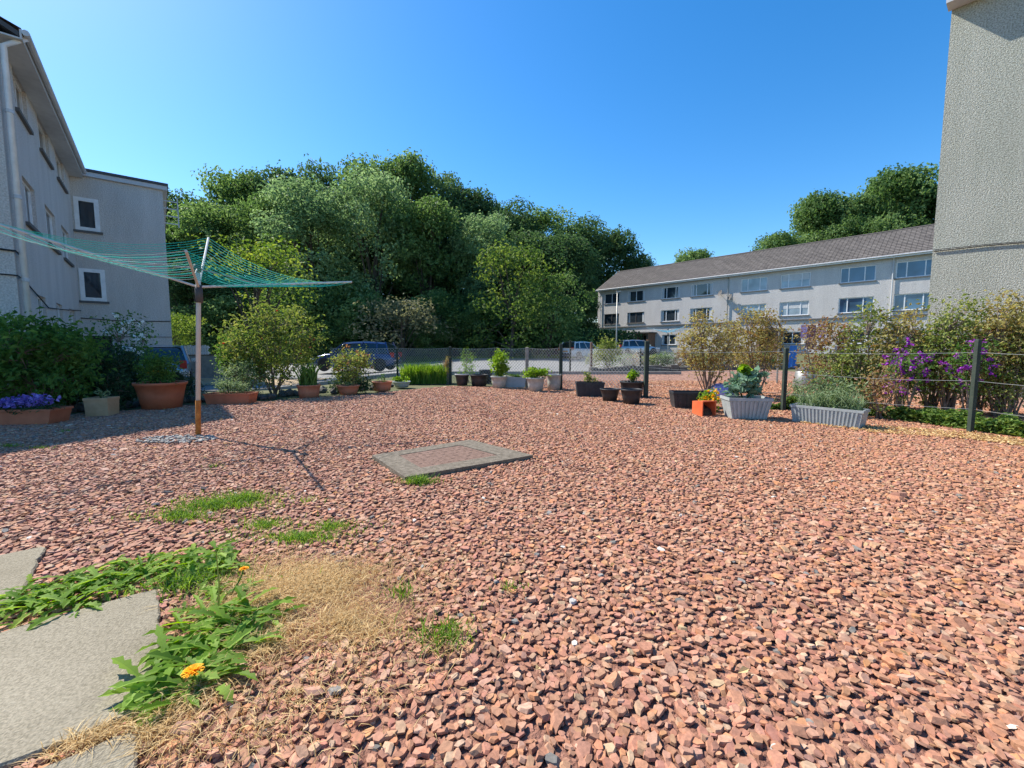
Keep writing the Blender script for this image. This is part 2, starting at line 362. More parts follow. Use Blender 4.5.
# slabs
U = Vector((-.77,-.64,0)).normalized(); Wd = Vector((.64,-.77,0))
A0 = G(160,588,.02)
def slab(name, o, lu, lw, label, zt=.025):
    a,b,c,d = o, o+U*lu, o+U*lu+Wd*lw, o+Wd*lw
    mb=MB(); cen=(a+b+c+d)/4; out=[]; q4=[d,c,b,a] if ((b-a).cross(d-a)).z<0 else [a,b,c,d]
    for i in range(4):
        for k in range(22):
            p=q4[i].lerp(q4[(i+1)%4],k/22); chip=rnd.random()**4*.012+(.012 if k==0 else 0); out.append(p+(cen-p).normalized()*(chip+rnd.uniform(0,.002)))
    n=len(out); mb.add([Vector((p.x,p.y,-.03)) for p in out]+[Vector((p.x,p.y,zt-.005-rnd.random()*.003)) for p in out]+[Vector((p.x,p.y,zt))+(cen-p).normalized()*(.004+rnd.random()*.005) for p in out],
        [(i,(i+1)%n,(i+1)%n+n,i+n) for i in range(n)]+[(i+n,(i+1)%n+n,(i+1)%n+2*n,i+2*n) for i in range(n)]+[tuple(range(2*n,3*n))])
    tag(mb.build(name, M['slab']), label, 'paving slab', 'concrete paving slabs of the path'); return (a,b,c,d)
SL = [slab('paving_slab', A0, .95, .74, 'large grey concrete slab with weeds growing along two edges'),
      slab('paving_slab', G(48,546,.02), .9, .62, 'grey concrete slab at the left frame edge, behind the weeds'),
      slab('paving_slab', A0+Wd*.80+U*.05, .95, .7, 'grey concrete slab corner at the bottom, past the mossy joint')]
# manhole
mq = [(372,455),(405,477),(533,455),(470,439.5)]
mp_ = [G(x,y,.045) for x,y in mq]
cen = sum(mp_, Vector())/4
mh = empty('manhole', (cen.x,cen.y,0), 0, 'raised concrete manhole surround with rusty metal cover set in the gravel', 'manhole')
loc = lambda p,z: Vector((p.x-cen.x,p.y-cen.y,z))
outer = [loc(p,.045) for p in mp_]; inner = [loc(cen+(p-cen)*.62+Vector((-.02,.0,0)),.045) for p in mp_]
mb = MB()
for i in range(4):
    j=(i+1)%4; lo=[Vector((q.x,q.y,-.05)) for q in (outer[i],outer[j],inner[j],inner[i])]
    mb.hexa(lo, [outer[i],outer[j],inner[j],inner[i]])
mb.build('surround', M['concrete'], mh)
mb = MB(); ins=[q*.985 for q in inner]
mb.hexa([Vector((q.x,q.y,0)) for q in ins],[Vector((q.x,q.y,.041)) for q in ins])
for i in range(9):
    for j in range(6):
        s,t=(i+.6)/9.2,(j+.6)/6.2; p=(ins[0]*(1-s)+ins[3]*s)*(1-t)+(ins[1]*(1-s)+ins[2]*s)*t
        M_=Matrix.Translation((p.x,p.y,.0405))@Matrix.Rotation(PI/4+(i+j)%2*PI/2,4,'Z'); mb.box(-.018,.018,-.004,.004,0,.0025,M_)
mb.build('cover', M['cover'], mh)
MANH = [(p.x,p.y) for p in mp_]

# stones -------------------------------------------------
def inside(poly, X, Y, grow=0.):
    c = np.mean(np.array([(p[0],p[1]) for p in poly]),0); ok = np.ones(len(X),bool); n=len(poly)
    sgn = 0
    for i in range(n):
        a=np.array(poly[i][:2]); b=np.array(poly[(i+1)%n][:2]); e=b-a; nn=np.array([-e[1],e[0]])/np.linalg.norm(e)
        if (c-a)@nn<0: nn=-nn
        ok &= ((X-a[0])*nn[0]+(Y-a[1])*nn[1]) > -grow
    return ok
def stones(name, X, Y, Ls, Z0, palette_shift=0):
    n=len(X); K=6
    yaw=nr.random(n)*2*PI; asp=.5+.35*nr.random(n); hh=Ls*(.08+.13*nr.random(n))
    ang=(np.arange(K)/K*2*PI)[None]+nr.uniform(-.42,.42,(n,K)); rr=.38+.20*nr.random((n,K))
    bx=np.cos(ang)*rr*Ls[:,None]; by=np.sin(ang)*rr*(Ls*asp)[:,None]
    sc=.72+.22*nr.random((n,1)); ox=nr.normal(0,.07,(n,1))*Ls[:,None]; oy=nr.normal(0,.05,(n,1))*Ls[:,None]
    V=np.empty((n,2*K,3)); V[:,:K,0]=bx; V[:,:K,1]=by; V[:,:K,2]=-.3*hh[:,None]
    V[:,K:,0]=bx*sc+ox; V[:,K:,1]=by*sc+oy; V[:,K:,2]=hh[:,None]*(1+nr.normal(0,.10,(n,1))+.35*nr.normal(0,1,(n,1))*np.cos(ang)/1.5)
    t1=nr.normal(0,.17,n); t2=nr.normal(0,.17,n)
    x,y,z=V[...,0].copy(),V[...,1].copy(),V[...,2].copy()
    c,s=np.cos(t1)[:,None],np.sin(t1)[:,None]; y,z=y*c-z*s,y*s+z*c
    c,s=np.cos(t2)[:,None],np.sin(t2)[:,None]; x,z=x*c-z*s,x*s+z*c
    c,s=np.cos(yaw)[:,None],np.sin(yaw)[:,None]; x,y=x*c-y*s,x*s+y*c
    V[...,0]=x+X[:,None]; V[...,1]=y+Y[:,None]; V[...,2]=z+Z0[:,None]
    one=[]
    for k in range(K): one+=[k,(k+1)%K,(k+1)%K+K,k+K]
    one+=list(range(K,2*K)); one=np.array(one)
    loops=(np.arange(n)[:,None]*2*K+one).ravel()
    starts=(np.arange(n)[:,None]*30+np.array([0,4,8,12,16,20,24])).ravel()
    # per-stone colour
    base=np.array([[.47,.225,.15],[.42,.195,.13],[.50,.27,.19],[.53,.235,.13],[.37,.175,.125],[.56,.34,.24]])
    pick=nr.choice(6,n,p=[.30,.22,.20,.10,.10,.08]); C=base[pick]*(.9+.2*nr.random((n,1)))
    C=C*(1+nr.normal(0,.04,(n,3)))*np.array([.87,.92,.88])
    r=nr.random(n); g=r<.007; C[g]=np.array([.21,.20,.185])*(.6+.8*nr.random((g.sum(),1)))
    g=(r>.9985); C[g]=np.array([.62,.58,.52])
    # warmer drift towards the right, cooler pink to the left (view toward the sun painted into stone colour)
    wv=np.clip((X+1)/6,-.6,1)[:,None]; C=C*(1+wv*np.array([.03,-.01,-.10]))
    col=np.concatenate([np.clip(C,0,1),np.ones((n,1))],1); col=np.repeat(col,2*K,axis=0)
    me=raw_mesh(name, V.reshape(-1,3), loops, starts, None, col)
    return tag(mkobj(name, me, M['gravel']), kind='stuff')
sp=.0235
X,Y=np.meshgrid(np.arange(-8.4,8.4,sp),np.arange(.45,13,sp)); X=X.ravel(); Y=Y.ravel()
X=X+nr.uniform(-.55,.55,len(X))*sp; Y=Y+nr.uniform(-.55,.55,len(Y))*sp
keep=(np.abs(X)<1.24*Y+.9)&(Y<edge_y(X)+.12)
keep&=(Y<6.0)|(nr.random(len(X))<.75)
for s_ in SL: keep&=~inside([(p.x,p.y) for p in s_],X,Y,.0)
keep&=~inside(MANH,X,Y,.005)
PATCH=[((290,590),.42,.34),((330,600),.35,.25),((360,610),.25,.18)]
for (q,a,b) in PATCH:
    p=G(*q); d=((X-p.x)/a)**2+((Y-p.y)/b)**2; keep&=(nr.random(len(X))>np.clip(1.25-d,0,.93))
X,Y=X[keep],Y[keep]
Ls=.027+.017*nr.random(len(X))**1.6+.016*(nr.random(len(X))<.08); big=nr.random(len(X))<.03; Ls[big]*=1.6; Ls=Ls*np.where(Y>6,1.12,1)
stones('gravel_stones', X, Y, Ls, .004+.012*nr.random(len(X)))
# coarser scatter in the neighbouring plot just beyond the wire
sp=.045; X,Y=np.meshgrid(np.arange(.8,8.4,sp),np.arange(4.6,13,sp)); X=X.ravel()+nr.uniform(-.5,.5,X.size)*sp; Y=Y.ravel()+nr.uniform(-.5,.5,Y.size)*sp
k_=(Y>edge_y(X)+.1)&(np.abs(X)<1.24*Y+.5); X,Y=X[k_],Y[k_]
stones('gravel_stones_beyond_fence', X, Y, .04+.03*nr.random(len(X)), .006+.01*nr.random(len(X)))
# grey stones round the airer foot
ap=G(178,441); n=230; a=nr.random(n)*2*PI; r=np.sqrt(nr.random(n))
X=ap.x+.42*r*np.cos(a); Y=ap.y+.2*r*np.sin(a)
o=stones('grey_pebbles', X, Y, .035+.02*nr.random(n), .018+.01*nr.random(n))
ca=o.data.attributes['col']; cc=np.empty(n*12*4,np.float32); ca.data.foreach_get('color',cc); cc=cc.reshape(-1,4)
g_=np.repeat(.20+.22*nr.random(n),12); cc[:,0]=g_; cc[:,1]=g_*.96; cc[:,2]=g_*.88; ca.data.foreach_set('color',cc.ravel())

# roads
def ynear(x): return 13.2+3.3*ss(-9,-5,x)
def strip(name, x0,x1, f0, f1, mat, off, nx=90, ny=14, kind='structure'):
    V=[]; 
    for i in range(nx+1):
        x=x0+(x1-x0)*i/nx
        for j in range(ny+1):
            y=f0(x)+(f1(x)-f0(x))*j/ny; V.append((x,y,tz(x,y)+off))
    fs=[(i*(ny+1)+j,(i+1)*(ny+1)+j,(i+1)*(ny+1)+j+1,i*(ny+1)+j+1) for i in range(nx) for j in range(ny)]
    me=bpy.data.meshes.new(name); me.from_pydata(V,[],fs); me.update(); return tag(mkobj(name,me,mat,None,True),kind=kind)
strip('road', -45, 6.5, ynear, lambda x: 36.0, M['asphalt'], .012)
strip('side_road', 6.5, 16, lambda x: 21.2+.9*(x-6.5), lambda x: 36.0+.9*(x-6.5), M['asphalt'], .012, 30)
strip('grass_verge', -45, 12, lambda x: 36.4, lambda x: 44, M['verge'], .02)
def kerb(name, x0,x1,f,nx=60):
    mb=MB()
    for i in range(nx):
        xa=x0+(x1-x0)*i/nx; xb=x0+(x1-x0)*(i+1)/nx-.01; ya,yb=f(xa),f(xb)
        b=[Vector((xa,ya,tz(xa,ya)-.05)),Vector((xb,yb,tz(xb,yb)-.05)),Vector((xb,yb+.14,tz(xb,yb)-.05)),Vector((xa,ya+.14,tz(xa,ya)-.05))]
        mb.hexa(b,[Vector((p.x,p.y,p.z+.17)) for p in b])
    return tag(mb.build(name,M['kerb']),kind='structure')
kerb('far_kerb',-45,8,lambda x:36.1); kerb('near_kerb',-30,6.4,lambda x: ynear(x)-.3)

# ================================================================== BUILDINGS
def facade(mb, o, d, L, z0, z1, holes, depth=.12):
    "wall sheet from o along d with openings and reveals; outward normal = (d.y,-d.x)"
    o=Vector(o); d=Vector(d); n=Vector((d.y,-d.x,0))
    xs=sorted({0,L}|{h[0] for h in holes}|{h[1] for h in holes}); zs=sorted({z0,z1}|{h[2] for h in holes}|{h[3] for h in holes})
    pt=lambda x,z,k=0: o+d*x+Vector((0,0,z))-n*k
    for i in range(len(xs)-1):
        for j in range(len(zs)-1):
            cx=(xs[i]+xs[i+1])/2; cz=(zs[j]+zs[j+1])/2
            if any(h[0]<cx<h[1] and h[2]<cz<h[3] for h in holes): continue
            mb.quad(pt(xs[i],zs[j]),pt(xs[i+1],zs[j]),pt(xs[i+1],zs[j+1]),pt(xs[i],zs[j+1]))
    for (a,b,c,e) in [h[:4] for h in holes]:
        mb.quad(pt(a,c),pt(a,c,depth),pt(a,e,depth),pt(a,e)); mb.quad(pt(b,c,depth),pt(b,c),pt(b,e),pt(b,e,depth))
        mb.quad(pt(a,e),pt(a,e,depth),pt(b,e,depth),pt(b,e)); mb.quad(pt(a,c,depth),pt(a,c),pt(b,c),pt(b,c,depth))
def window(parent, o, d, hole, cols=(.25,.75), frame=None, pane=None, curtain=None, depth=.10, sill=True, fw=.06, name='window'):
    "frame mesh with pane, sill and curtain as sub-parts; local coordinates of parent"
    o=Vector(o); d=Vector(d); n=Vector((d.y,-d.x,0)); a,b,c,e=hole[:4]; frame=frame or M['frame']; pane=pane or M['glass']
    R=Matrix(((d.x,-n.x,0,o.x),(d.y,-n.y,0,o.y),(0,0,1,0),(0,0,0,1)))   # local x along wall, local y into the wall
    mb=MB(); y0,y1=depth-.05,depth+.03
    mb.box(a,a+fw,y0,y1,c,e,R); mb.box(b-fw,b,y0,y1,c,e,R); mb.box(a+fw,b-fw,y0,y1,c,c+fw,R); mb.box(a+fw,b-fw,y0,y1,e-fw,e,R)
    for t in cols:
        x=a+(b-a)*t; mb.box(x-fw*.5,x+fw*.5,y0,y1,c+fw,e-fw,R)
    f=mb.build(name, frame, parent)
    mb=MB(); mb.box(a+fw,b-fw,depth-.01,depth+.005,c+fw,e-fw,R); mb.build('pane', pane, f)
    if sill:
        mb=MB(); mb.box(a-.07,b+.07,-.07,depth-.06,c-.08,c-.001,R); mb.build('sill', M['sill'], f)
    if curtain:
        w_=(b-a)
        for (u0,u1) in ([(0.03,.15),(.85,.97)] if curtain=='sides' else [(0.04,.96)]):
            zt=e-fw-.01; zb=c+fw+(0.02 if curtain!='blind' else (e-c)*.45)
            mb=MB(); mb.box(a+w_*u0+.04,a+w_*u1-.02,depth-.022,depth-.012,zb,zt,R); mb.build('curtain', M['curtain'], f)
    return f
def gable_roof(parent, x0,x1,y0,y1,z,rise,mat,over=.35,verge=.15,th=.12,nc=16,tiles=True):
    "ridge along local x; slopes on y; tiled courses as geometry"
    ym=(y0+y1)/2; r=MB(); tones=[]
    for side in (0,1):
        ye=(y0-over) if side==0 else (y1+over); half=abs(ym-ye); sl=Vector((0,ym-ye,rise*half/(ym-y0))); 
        ze=z-rise*over/(ym-y0); nt_=max(1,int((x1-x0+2*verge)/.33)); dx=(x1-x0+2*verge)/nt_
        L=sl.length; nn=nc
        up=Vector((0,-sl.z,abs(sl.y))).normalized() if side==0 else Vector((0,sl.z,abs(sl.y))).normalized()
        for i in range(nn):
            a=Vector((0,ye,ze))+sl*(i/nn); b=Vector((0,ye,ze))+sl*((i+1.06)/nn if i<nn-1 else 1.0)
            for j in range(nt_):
                xa=x0-verge+dx*j; xb=xa+dx; t=rnd.random()*.6+.2*(.5+.5*math.sin(j*.7+i)); h0=.075+.012*rnd.random(); k=.02
                vs_=[Vector((xa,0,0))+a+up*h0,Vector((xb-.012,0,0))+a+up*(h0+k),Vector((xb-.012,0,0))+b+up*(.04+k),Vector((xa,0,0))+b+up*.04,
                     Vector((xa,0,0))+a+up*.02,Vector((xb-.012,0,0))+a+up*.02]
                r.add(vs_,[(0,1,2,3),(4,5,1,0)] if side==0 else [(3,2,1,0),(0,1,5,4)]); tones+=[t]*6
    rf=r.build('roof', mat, parent); at=rf.data.attributes.new('tone','FLOAT','POINT'); at.data.foreach_set('value',tones)
    mb=MB()
    for side in (0,1):     # sarking below tiles
        ye=(y0-over) if side==0 else (y1+over); ze=z-rise*over/(ym-y0)
        a,b=Vector((x0-verge,ye,ze)),Vector((x1+verge,ye,ze)); c,d=Vector((x1+verge,ym,z+rise)),Vector((x0-verge,ym,z+rise))
        t=Vector((0,0,-.1)); q=[a,b,c,d] if side==0 else [b,a,d,c]
        mb.hexa([p+t for p in q],q)
    mb.build('soffit_board', M['dark_trim'], rf)
    mb=MB(); mb.tube([(x0-verge,ym,z+rise+.06),(x1+verge,ym,z+rise+.06)],.11,8); mb.build('ridge_tile', mat, rf)
    at=rf.children[-1].data.attributes.new('tone','FLOAT','POINT')
    return rf

# ---- far building -------------------------------------------------
FO=Vector((11.2,56.8,0)); FD=Vector((.681,-.732,0)); frot=math.atan2(FD.y,FD.x); FZ=.35
def fx(px,py):   # pixel -> local x,z on the far facade
    k,e=ray(px,py); # FO+FD*s : x = k*y
    s=(k*FO.y-FO.x)/(FD.x-k*FD.y); y=FO.y+FD.y*s; return s, H+e*y
far=empty('apartment_building', (FO.x,FO.y,FZ), frot, 'long pale three storey apartment block with brown tiled roof beyond the gravel', 'building')
FL=46.0; DEP=9.0
EAVE=fx(700,277)[1]-FZ
rows_px={'top':[(604.8,619.6),(628,645),(661.7,680),(691,713),(741,767),(780.5,810),(839.6,875),(894.6,935)]}
zt0,zt1=fx(767,290)[1]-FZ, fx(767,272.5)[1]-FZ
zm0,zm1=fx(808,315)[1]-FZ, fx(808,299)[1]-FZ
zt0=(zt0+fx(934,275)[1]-FZ)/2; zm0=(zm0+fx(932,308.8)[1]-FZ)/2; zt1=zt0+1.3; zm1=zm0+1.3; zg0=zm0-2.65; zg1=zg0+1.15
print('FAR eave',EAVE,'top',zt0,zt1,'mid',zm0,zm1,'g',zg0)
holes=[]; wins=[]
styles=[((.5,),'glass',None),((.5,),'glass','sides'),((.28,.78),'glass','sides'),((.25,.75),'glass','sides'),((.27,.73),'glass_pale',None),((.27,.72),'glass_pale','blind'),((.25,.7),'glass_sky_tint',None),((.28,.74),'glass_sky_tint',None)]
for i,(a,b) in enumerate(rows_px['top']):
    xa,_=fx(a,285); xb,_=fx(b,285)
    h=(xa,xb,zt0,zt1); holes.append(h); wins.append((h,)+styles[i]+(None,))
    h=(xa,xb,zm0,zm1); holes.append(h); wins.append((h,)+styles[i]+(('frame_dark' if i<2 else None),))
    if i not in (4,):
        w_=xb-xa; h=(xa+w_*.1,xb-w_*.1,zg0,zg1); holes.append(h); wins.append((h,)+((.5,),'glass','sides')+(None,))
x9=fx(990,285)[0]
for z0_,z1_ in ((zt0,zt1),(zm0,zm1)):
    h=(x9,x9+2.4,z0_,z1_); holes.append(h); wins.append((h,(.3,.7),'glass_sky_tint',None,None))
wl=MB(); facade(wl,(0,0,0),(1,0,0),FL,0,EAVE,holes)
rise=2.65
wl.quad((FL,0,0),(FL,DEP,0),(FL,DEP,EAVE),(FL,0,EAVE)); wl.add([(FL,0,EAVE),(FL,DEP,EAVE),(FL,DEP/2,EAVE+rise)],[(0,1,2)])
wl.quad((0,DEP,0),(0,0,0),(0,0,EAVE),(0,DEP,EAVE)); wl.add([(0,DEP,EAVE),(0,0,EAVE),(0,DEP/2,EAVE+rise)],[(0,1,2)])
wl.quad((FL,DEP,0),(0,DEP,0),(0,DEP,EAVE),(FL,DEP,EAVE))
wl.quad((0,0,-1.0),(FL,0,-1.0),(FL,0,0),(0,0,0))
wl.build('wall', M['harl_far'], far)
for (h,cols,pm,cu,fr) in wins: window(far,(0,0,0),(1,0,0),h,cols,M[fr] if fr else None,M[pm],cu,.12,True,.075)
gable_roof(far,0,FL,0,DEP,EAVE,rise,M['tile'],.35,.1)
mb=MB(); ze=EAVE-rise*.35/4.5
mb.box(-.1,FL+.1,-.40,-.37,ze-.16,ze+.06); mb.build('fascia',M['white_pl'],far)
mb=MB(); mb.tube([(-.1,-.46,ze),(FL+.1,-.46,ze)],.06,8); mb.build('gutter',M['white_dull'],far)
sx=fx(728,300)[0]
for xx in (fx(599,310)[0]+.3,sx,fx(876,290)[0]+1.0):
    mb=MB(); mb.tube([(xx,-.44,ze-.03),(xx,-.10,ze-.35),(xx,-.10,0)],.045,8); mb.build('downpipe',M['white_dull'] if xx!=sx else M['metal'],far)
mb=MB(); zc=zm0-.42; mb.box(0,FL,-.10,-.003,zc-.06,zc+.06); mb.build('string_course',M['sill'],far)
# porches
for (pa,pb) in ((641,655),(762,782)):
    xa=fx(pa,345)[0]; xb=fx(pb,345)[0]; pr=MB(); pr.box(xa,xa+.25,-1.6,-.003,0,2.35); pr.box(xb-.25,xb,-1.6,-.003,0,2.35); pp=pr.build('porch',M['brick'],far)
    mb=MB(); mb.box(xa-.2,xb+.2,-1.8,-.003,2.36,2.5); mb.build('porch_roof',M['sill'],pp)
    mb=MB(); mb.box(xa+.3,xb-.3,-.06,-.004,0,2.05); mb.build('door',M['frame_dark'],far)
def dish(parent, x, z, s=.45):
    mb=MB(); c=Vector((x,-.45,z)); ax=Vector((-.55,-.75,.35)).normalized(); a=ax.cross(Vector((0,0,1))).normalized(); b=ax.cross(a)
    vs_=[c-ax*.08]; n=16; fs=[]
    for k,rr in enumerate((.5,1.0)):
        for j in range(n): vs_.append(c-ax*.08*(1-rr*rr)+ (a*math.cos(2*PI*j/n)+b*math.sin(2*PI*j/n))*s*rr)
    for j in range(n): fs+= [(0,1+j,1+(j+1)%n),(1+j,1+n+j,1+n+(j+1)%n,1+(j+1)%n)]
    mb.add(vs_,fs); d=mb.build('satellite_dish',M['sill'],parent)
    mb=MB(); mb.tube([(x,0,z-.2),(x,-.3,z-.15),tuple(c)],.02,5); mb.tube([tuple(c-b*s),tuple(c+ax*.4)],.012,5); mb.box(-.03,.03,-.03,.03,-.04,.04,Matrix.Translation(c+ax*.4)); mb.build('arm',M['metal'],d)
for (q,s) in (((721.5,293.5),.33),((731.5,297),.30),((599,307),.22)):
    a,b=fx(*q); dish(far,a,b-FZ,s)

# ---- left buildings -------------------------------------------------
C0=Vector((-16.2,16.3,0)); LD=Vector((-.633,.774,0)); LT=9.3; LB=-.5
LO=Vector((C0.x+.633*LT,C0.y-.774*LT,0)); lrot=math.atan2(LD.y,LD.x)
# local x runs away from the camera, facade outward normal must be (.774,.633) = -(local y) ... local y = (-.774,-.633)
lb=empty('apartment_building',(LO.x,LO.y,LB),lrot,'tall grey roughcast block at the left edge with white downpipe at its corner','building')
EH=7.6-LB
hl=[]; wl_=[]
tcol=[(6.6,7.9),(3.85,5.35),(1.25,2.8)]
for ci,(ta,tb) in enumerate(tcol):
    xa,xb=LT-tb,LT-ta
    for (z0_,z1_) in ((6.4,7.3),(3.9,4.95)):
        h=(xa,xb,z0_-LB,z1_-LB); hl.append(h); wl_.append((h,(.5,) if ci!=1 else (.4,)))
for (xa,xb,z0_,z1_) in ((1.9,2.9,1.35,2.3),(4.4,5.4,1.3,2.3),(6.7,8.0,1.1,2.3)):
    h=(xa,xb,z0_-LB,z1_-LB); hl.append(h); wl_.append((h,(.5,)))
wl=MB(); facade(wl,(0,0,0),(1,0,0),LT,-.3,EH,hl)
D2=9.0; r2=2.4
wl.quad((0,D2,-.3),(0,0,-.3),(0,0,EH),(0,D2,EH)); wl.add([(0,D2,EH),(0,0,EH),(0,D2/2,EH+r2)],[(0,1,2)])
wl.quad((LT,0,-.3),(LT,D2,-.3),(LT,D2,EH),(LT,0,EH)); wl.add([(LT,0,EH),(LT,D2,EH),(LT,D2/2,EH+r2)],[(0,1,2)])
wl.quad((LT,D2,-.3),(0,D2,-.3),(0,D2,EH),(LT,D2,EH))
wl.build('wall',M['harl_left'],lb)
for i,(h,cols) in enumerate(wl_): window(lb,(0,0,0),(1,0,0),h,cols,M['frame'],M['glass'],'sides' if i%2 else None,.12,True,.06)
gable_roof(lb,0,LT,0,D2,EH,r2,M['tile'],.35,.03)
ze=EH-r2*.35/4.5
mb=MB(); mb.box(-.03,LT-.3,-.39,-.36,ze-.14,ze+.05); mb.build('fascia',M['white_dull'],lb)
mb=MB(); mb.tube([(-.05,-.45,ze),(LT-.3,-.45,ze)],.06,8); mb.build('gutter',M['white_dull'],lb)
mb=MB(); mb.box(-.02,LT-.02,-.36,-.003,ze-.14,ze-.11); mb.build('soffit',M['white_dull'],lb)
dp=MB(); dp.tube([(.12,-.43,ze-.03),(.12,-.1,ze-.3),(.12,-.1,-.2)],.055,10); dpo=dp.build('downpipe',M['white_pl'],lb,True)
for zz in (1.2,2.9,4.6,6.3):
    mb=MB(); mb.tube([(.12,-.1,zz),(.12,-.1,zz+.07)],.068,10); mb.build('pipe_collar',M['white_dull'],dpo)
mb=MB(); mb.tube([(-.02,5,3.2),(-.03,1.5,3.05),(-.03,-.03,3.0),(.6,-.03,2.95),(3,-.03,2.55),(6,-.03,2.7),(LT-.05,-.03,2.9)],.014,5)
mb.tube([(-.02,5,3.5),(-.03,1,3.55),(-.03,-.03,3.5),(.35,-.05,3.45)],.02,5); mb.build('cable',M['rubber'],lb)
# next block, standing forward by 2.6 m
W0=Vector((C0.x,C0.y,0))
nb=empty('apartment_building',(W0.x,W0.y,LB),lrot,'grey roughcast block end with two small white framed windows above dark doorway','building')
PR=2.66; L3=11; EN=7.35-LB
wh=[]; # side wall seen from the camera: from (0,0) toward local -y
def wx(px,py):
    k,e=ray(px,py); d=Vector((.774,.633)); s=(k*C0.y-C0.x)/(d.x-k*d.y); return s, H+e*(C0.y+d.y*s)-LB
for (q0,q1) in (((75.5,229.5),(98,199)),((81,300.5),(104.5,269.5))):
    s0,z0_=wx(*q0); s1,z1_=wx(*q1); wh.append((s0,s1,z0_,z0_+1.2))
print('wing',wh, wx(160,184), wx(68,166))
s0,z0_=wx(90,375); s1,z1_=wx(112,336); dh=(s0,s1,0.,z1_); 
wl=MB(); facade(wl,(0,0,0),(0,-1,0),PR,-.3,EN,wh+[dh],.12)
# facade(): outward normal of d=(0,-1) is (-1,0): towards the camera
wl.quad((0,-PR,-.3),(L3,-PR,-.3),(L3,-PR,EN),(0,-PR,EN)); wl.quad((L3,-PR,-.3),(L3,6,-.3),(L3,6,EN),(L3,-PR,EN)); wl.quad((L3,6,-.3),(0,6,-.3),(0,6,EN),(L3,6,EN)); wl.quad((0,6,6.5),(0,0,6.5),(0,0,EN),(0,6,EN))
wl.build('wall',M['harl_left'],nb)
for h in wh: window(nb,(0,0,0),(0,-1,0),h,(),M['frame'],M['glass'],None,.03,True,.13)
mb=MB(); mb.box(.1,.14,-dh[1],-dh[0],0,dh[3]); mb.build('door',M['rubber'],nb)
mb=MB(); mb.box(-.12,L3+.1,-PR-.15,6.1,EN+.003,EN+.16); rfl=mb.build('roof',M['white_dull'],nb)
mb=MB(); mb.box(-.16,L3+.14,-PR-.19,6.14,EN+.163,EN+.26); mb.build('roof_edge',M['dark_trim'],rfl)
mb=MB(); mb.tube([(-.03,0,2.62),(-.03,-1.3,2.55),(-.03,-PR,2.6)],.016,5); mb.tube([(-.03,-.6,1.95),(-.03,-PR,1.95)],.01,5); mb.build('cable',M['rubber'],nb)
mb=MB(); 
for i in range(4): mb.box(.4,.44,-PR-.5,-PR-.003,EN-1.2+i*.3,EN-1.16+i*.3)
mb.box(.4,.44,-PR-.5,-PR-.46,EN-1.3,EN-.1); mb.build('trellis',M['white_dull'],nb)

# ---- right building -------------------------------------------------
RC=Vector((9.3,9.72,0)); rb=empty('apartment_building',(RC.x,RC.y,0),math.atan2(-.774,.633),'high windowless roughcast wall of a block filling the right edge','building')
wl=MB(); RL=16; RD=8; RH=8.25
facade(wl,(0,0,0),(1,0,0),RL,-.2,RH,[]); wl.quad((0,RD,-.2),(0,0,-.2),(0,0,RH),(0,RD,RH)); wl.quad((RL,0,-.2),(RL,RD,-.2),(RL,RD,RH),(RL,0,RH)); wl.quad((RL,RD,-.2),(0,RD,-.2),(0,RD,RH),(RL,RD,RH))
for xx in (0,RL): wl.add([(xx,RD,RH),(xx,0,RH),(xx,RD/2,RH+2.2)],[(0,1,2)])
wl.build('wall',M['harl_right'],rb)
gable_roof(rb,0,RL,0,RD,RH+.16,2.2,M['tile'],.3,.05)
mb=MB(); mb.box(-.05,RL,-.36,-.33,RH-.14,RH+.05); mb.box(-.05,RL,-.33,-.003,RH-.14,RH-.11); mb.build('fascia',M['white_dull'],rb)
mb=MB(); z_=[3.12+.02*math.sin(i*1.7) for i in range(20)]; mb.tube([(i*.8+.02,-.02,z_[i]-.1*math.sin(i*.35)) for i in range(20)],.010,5)
mb.tube([(i*.8+.02,-.04,z_[i]+.03-.12*math.sin(i*.35)) for i in range(20)],.007,5); mb.build('cable',M['rubber'],rb)
mb=MB(); mb.box(-.03,RL,-.03,-.003,-.2,.35); mb.build('plinth',M['sill'],rb)

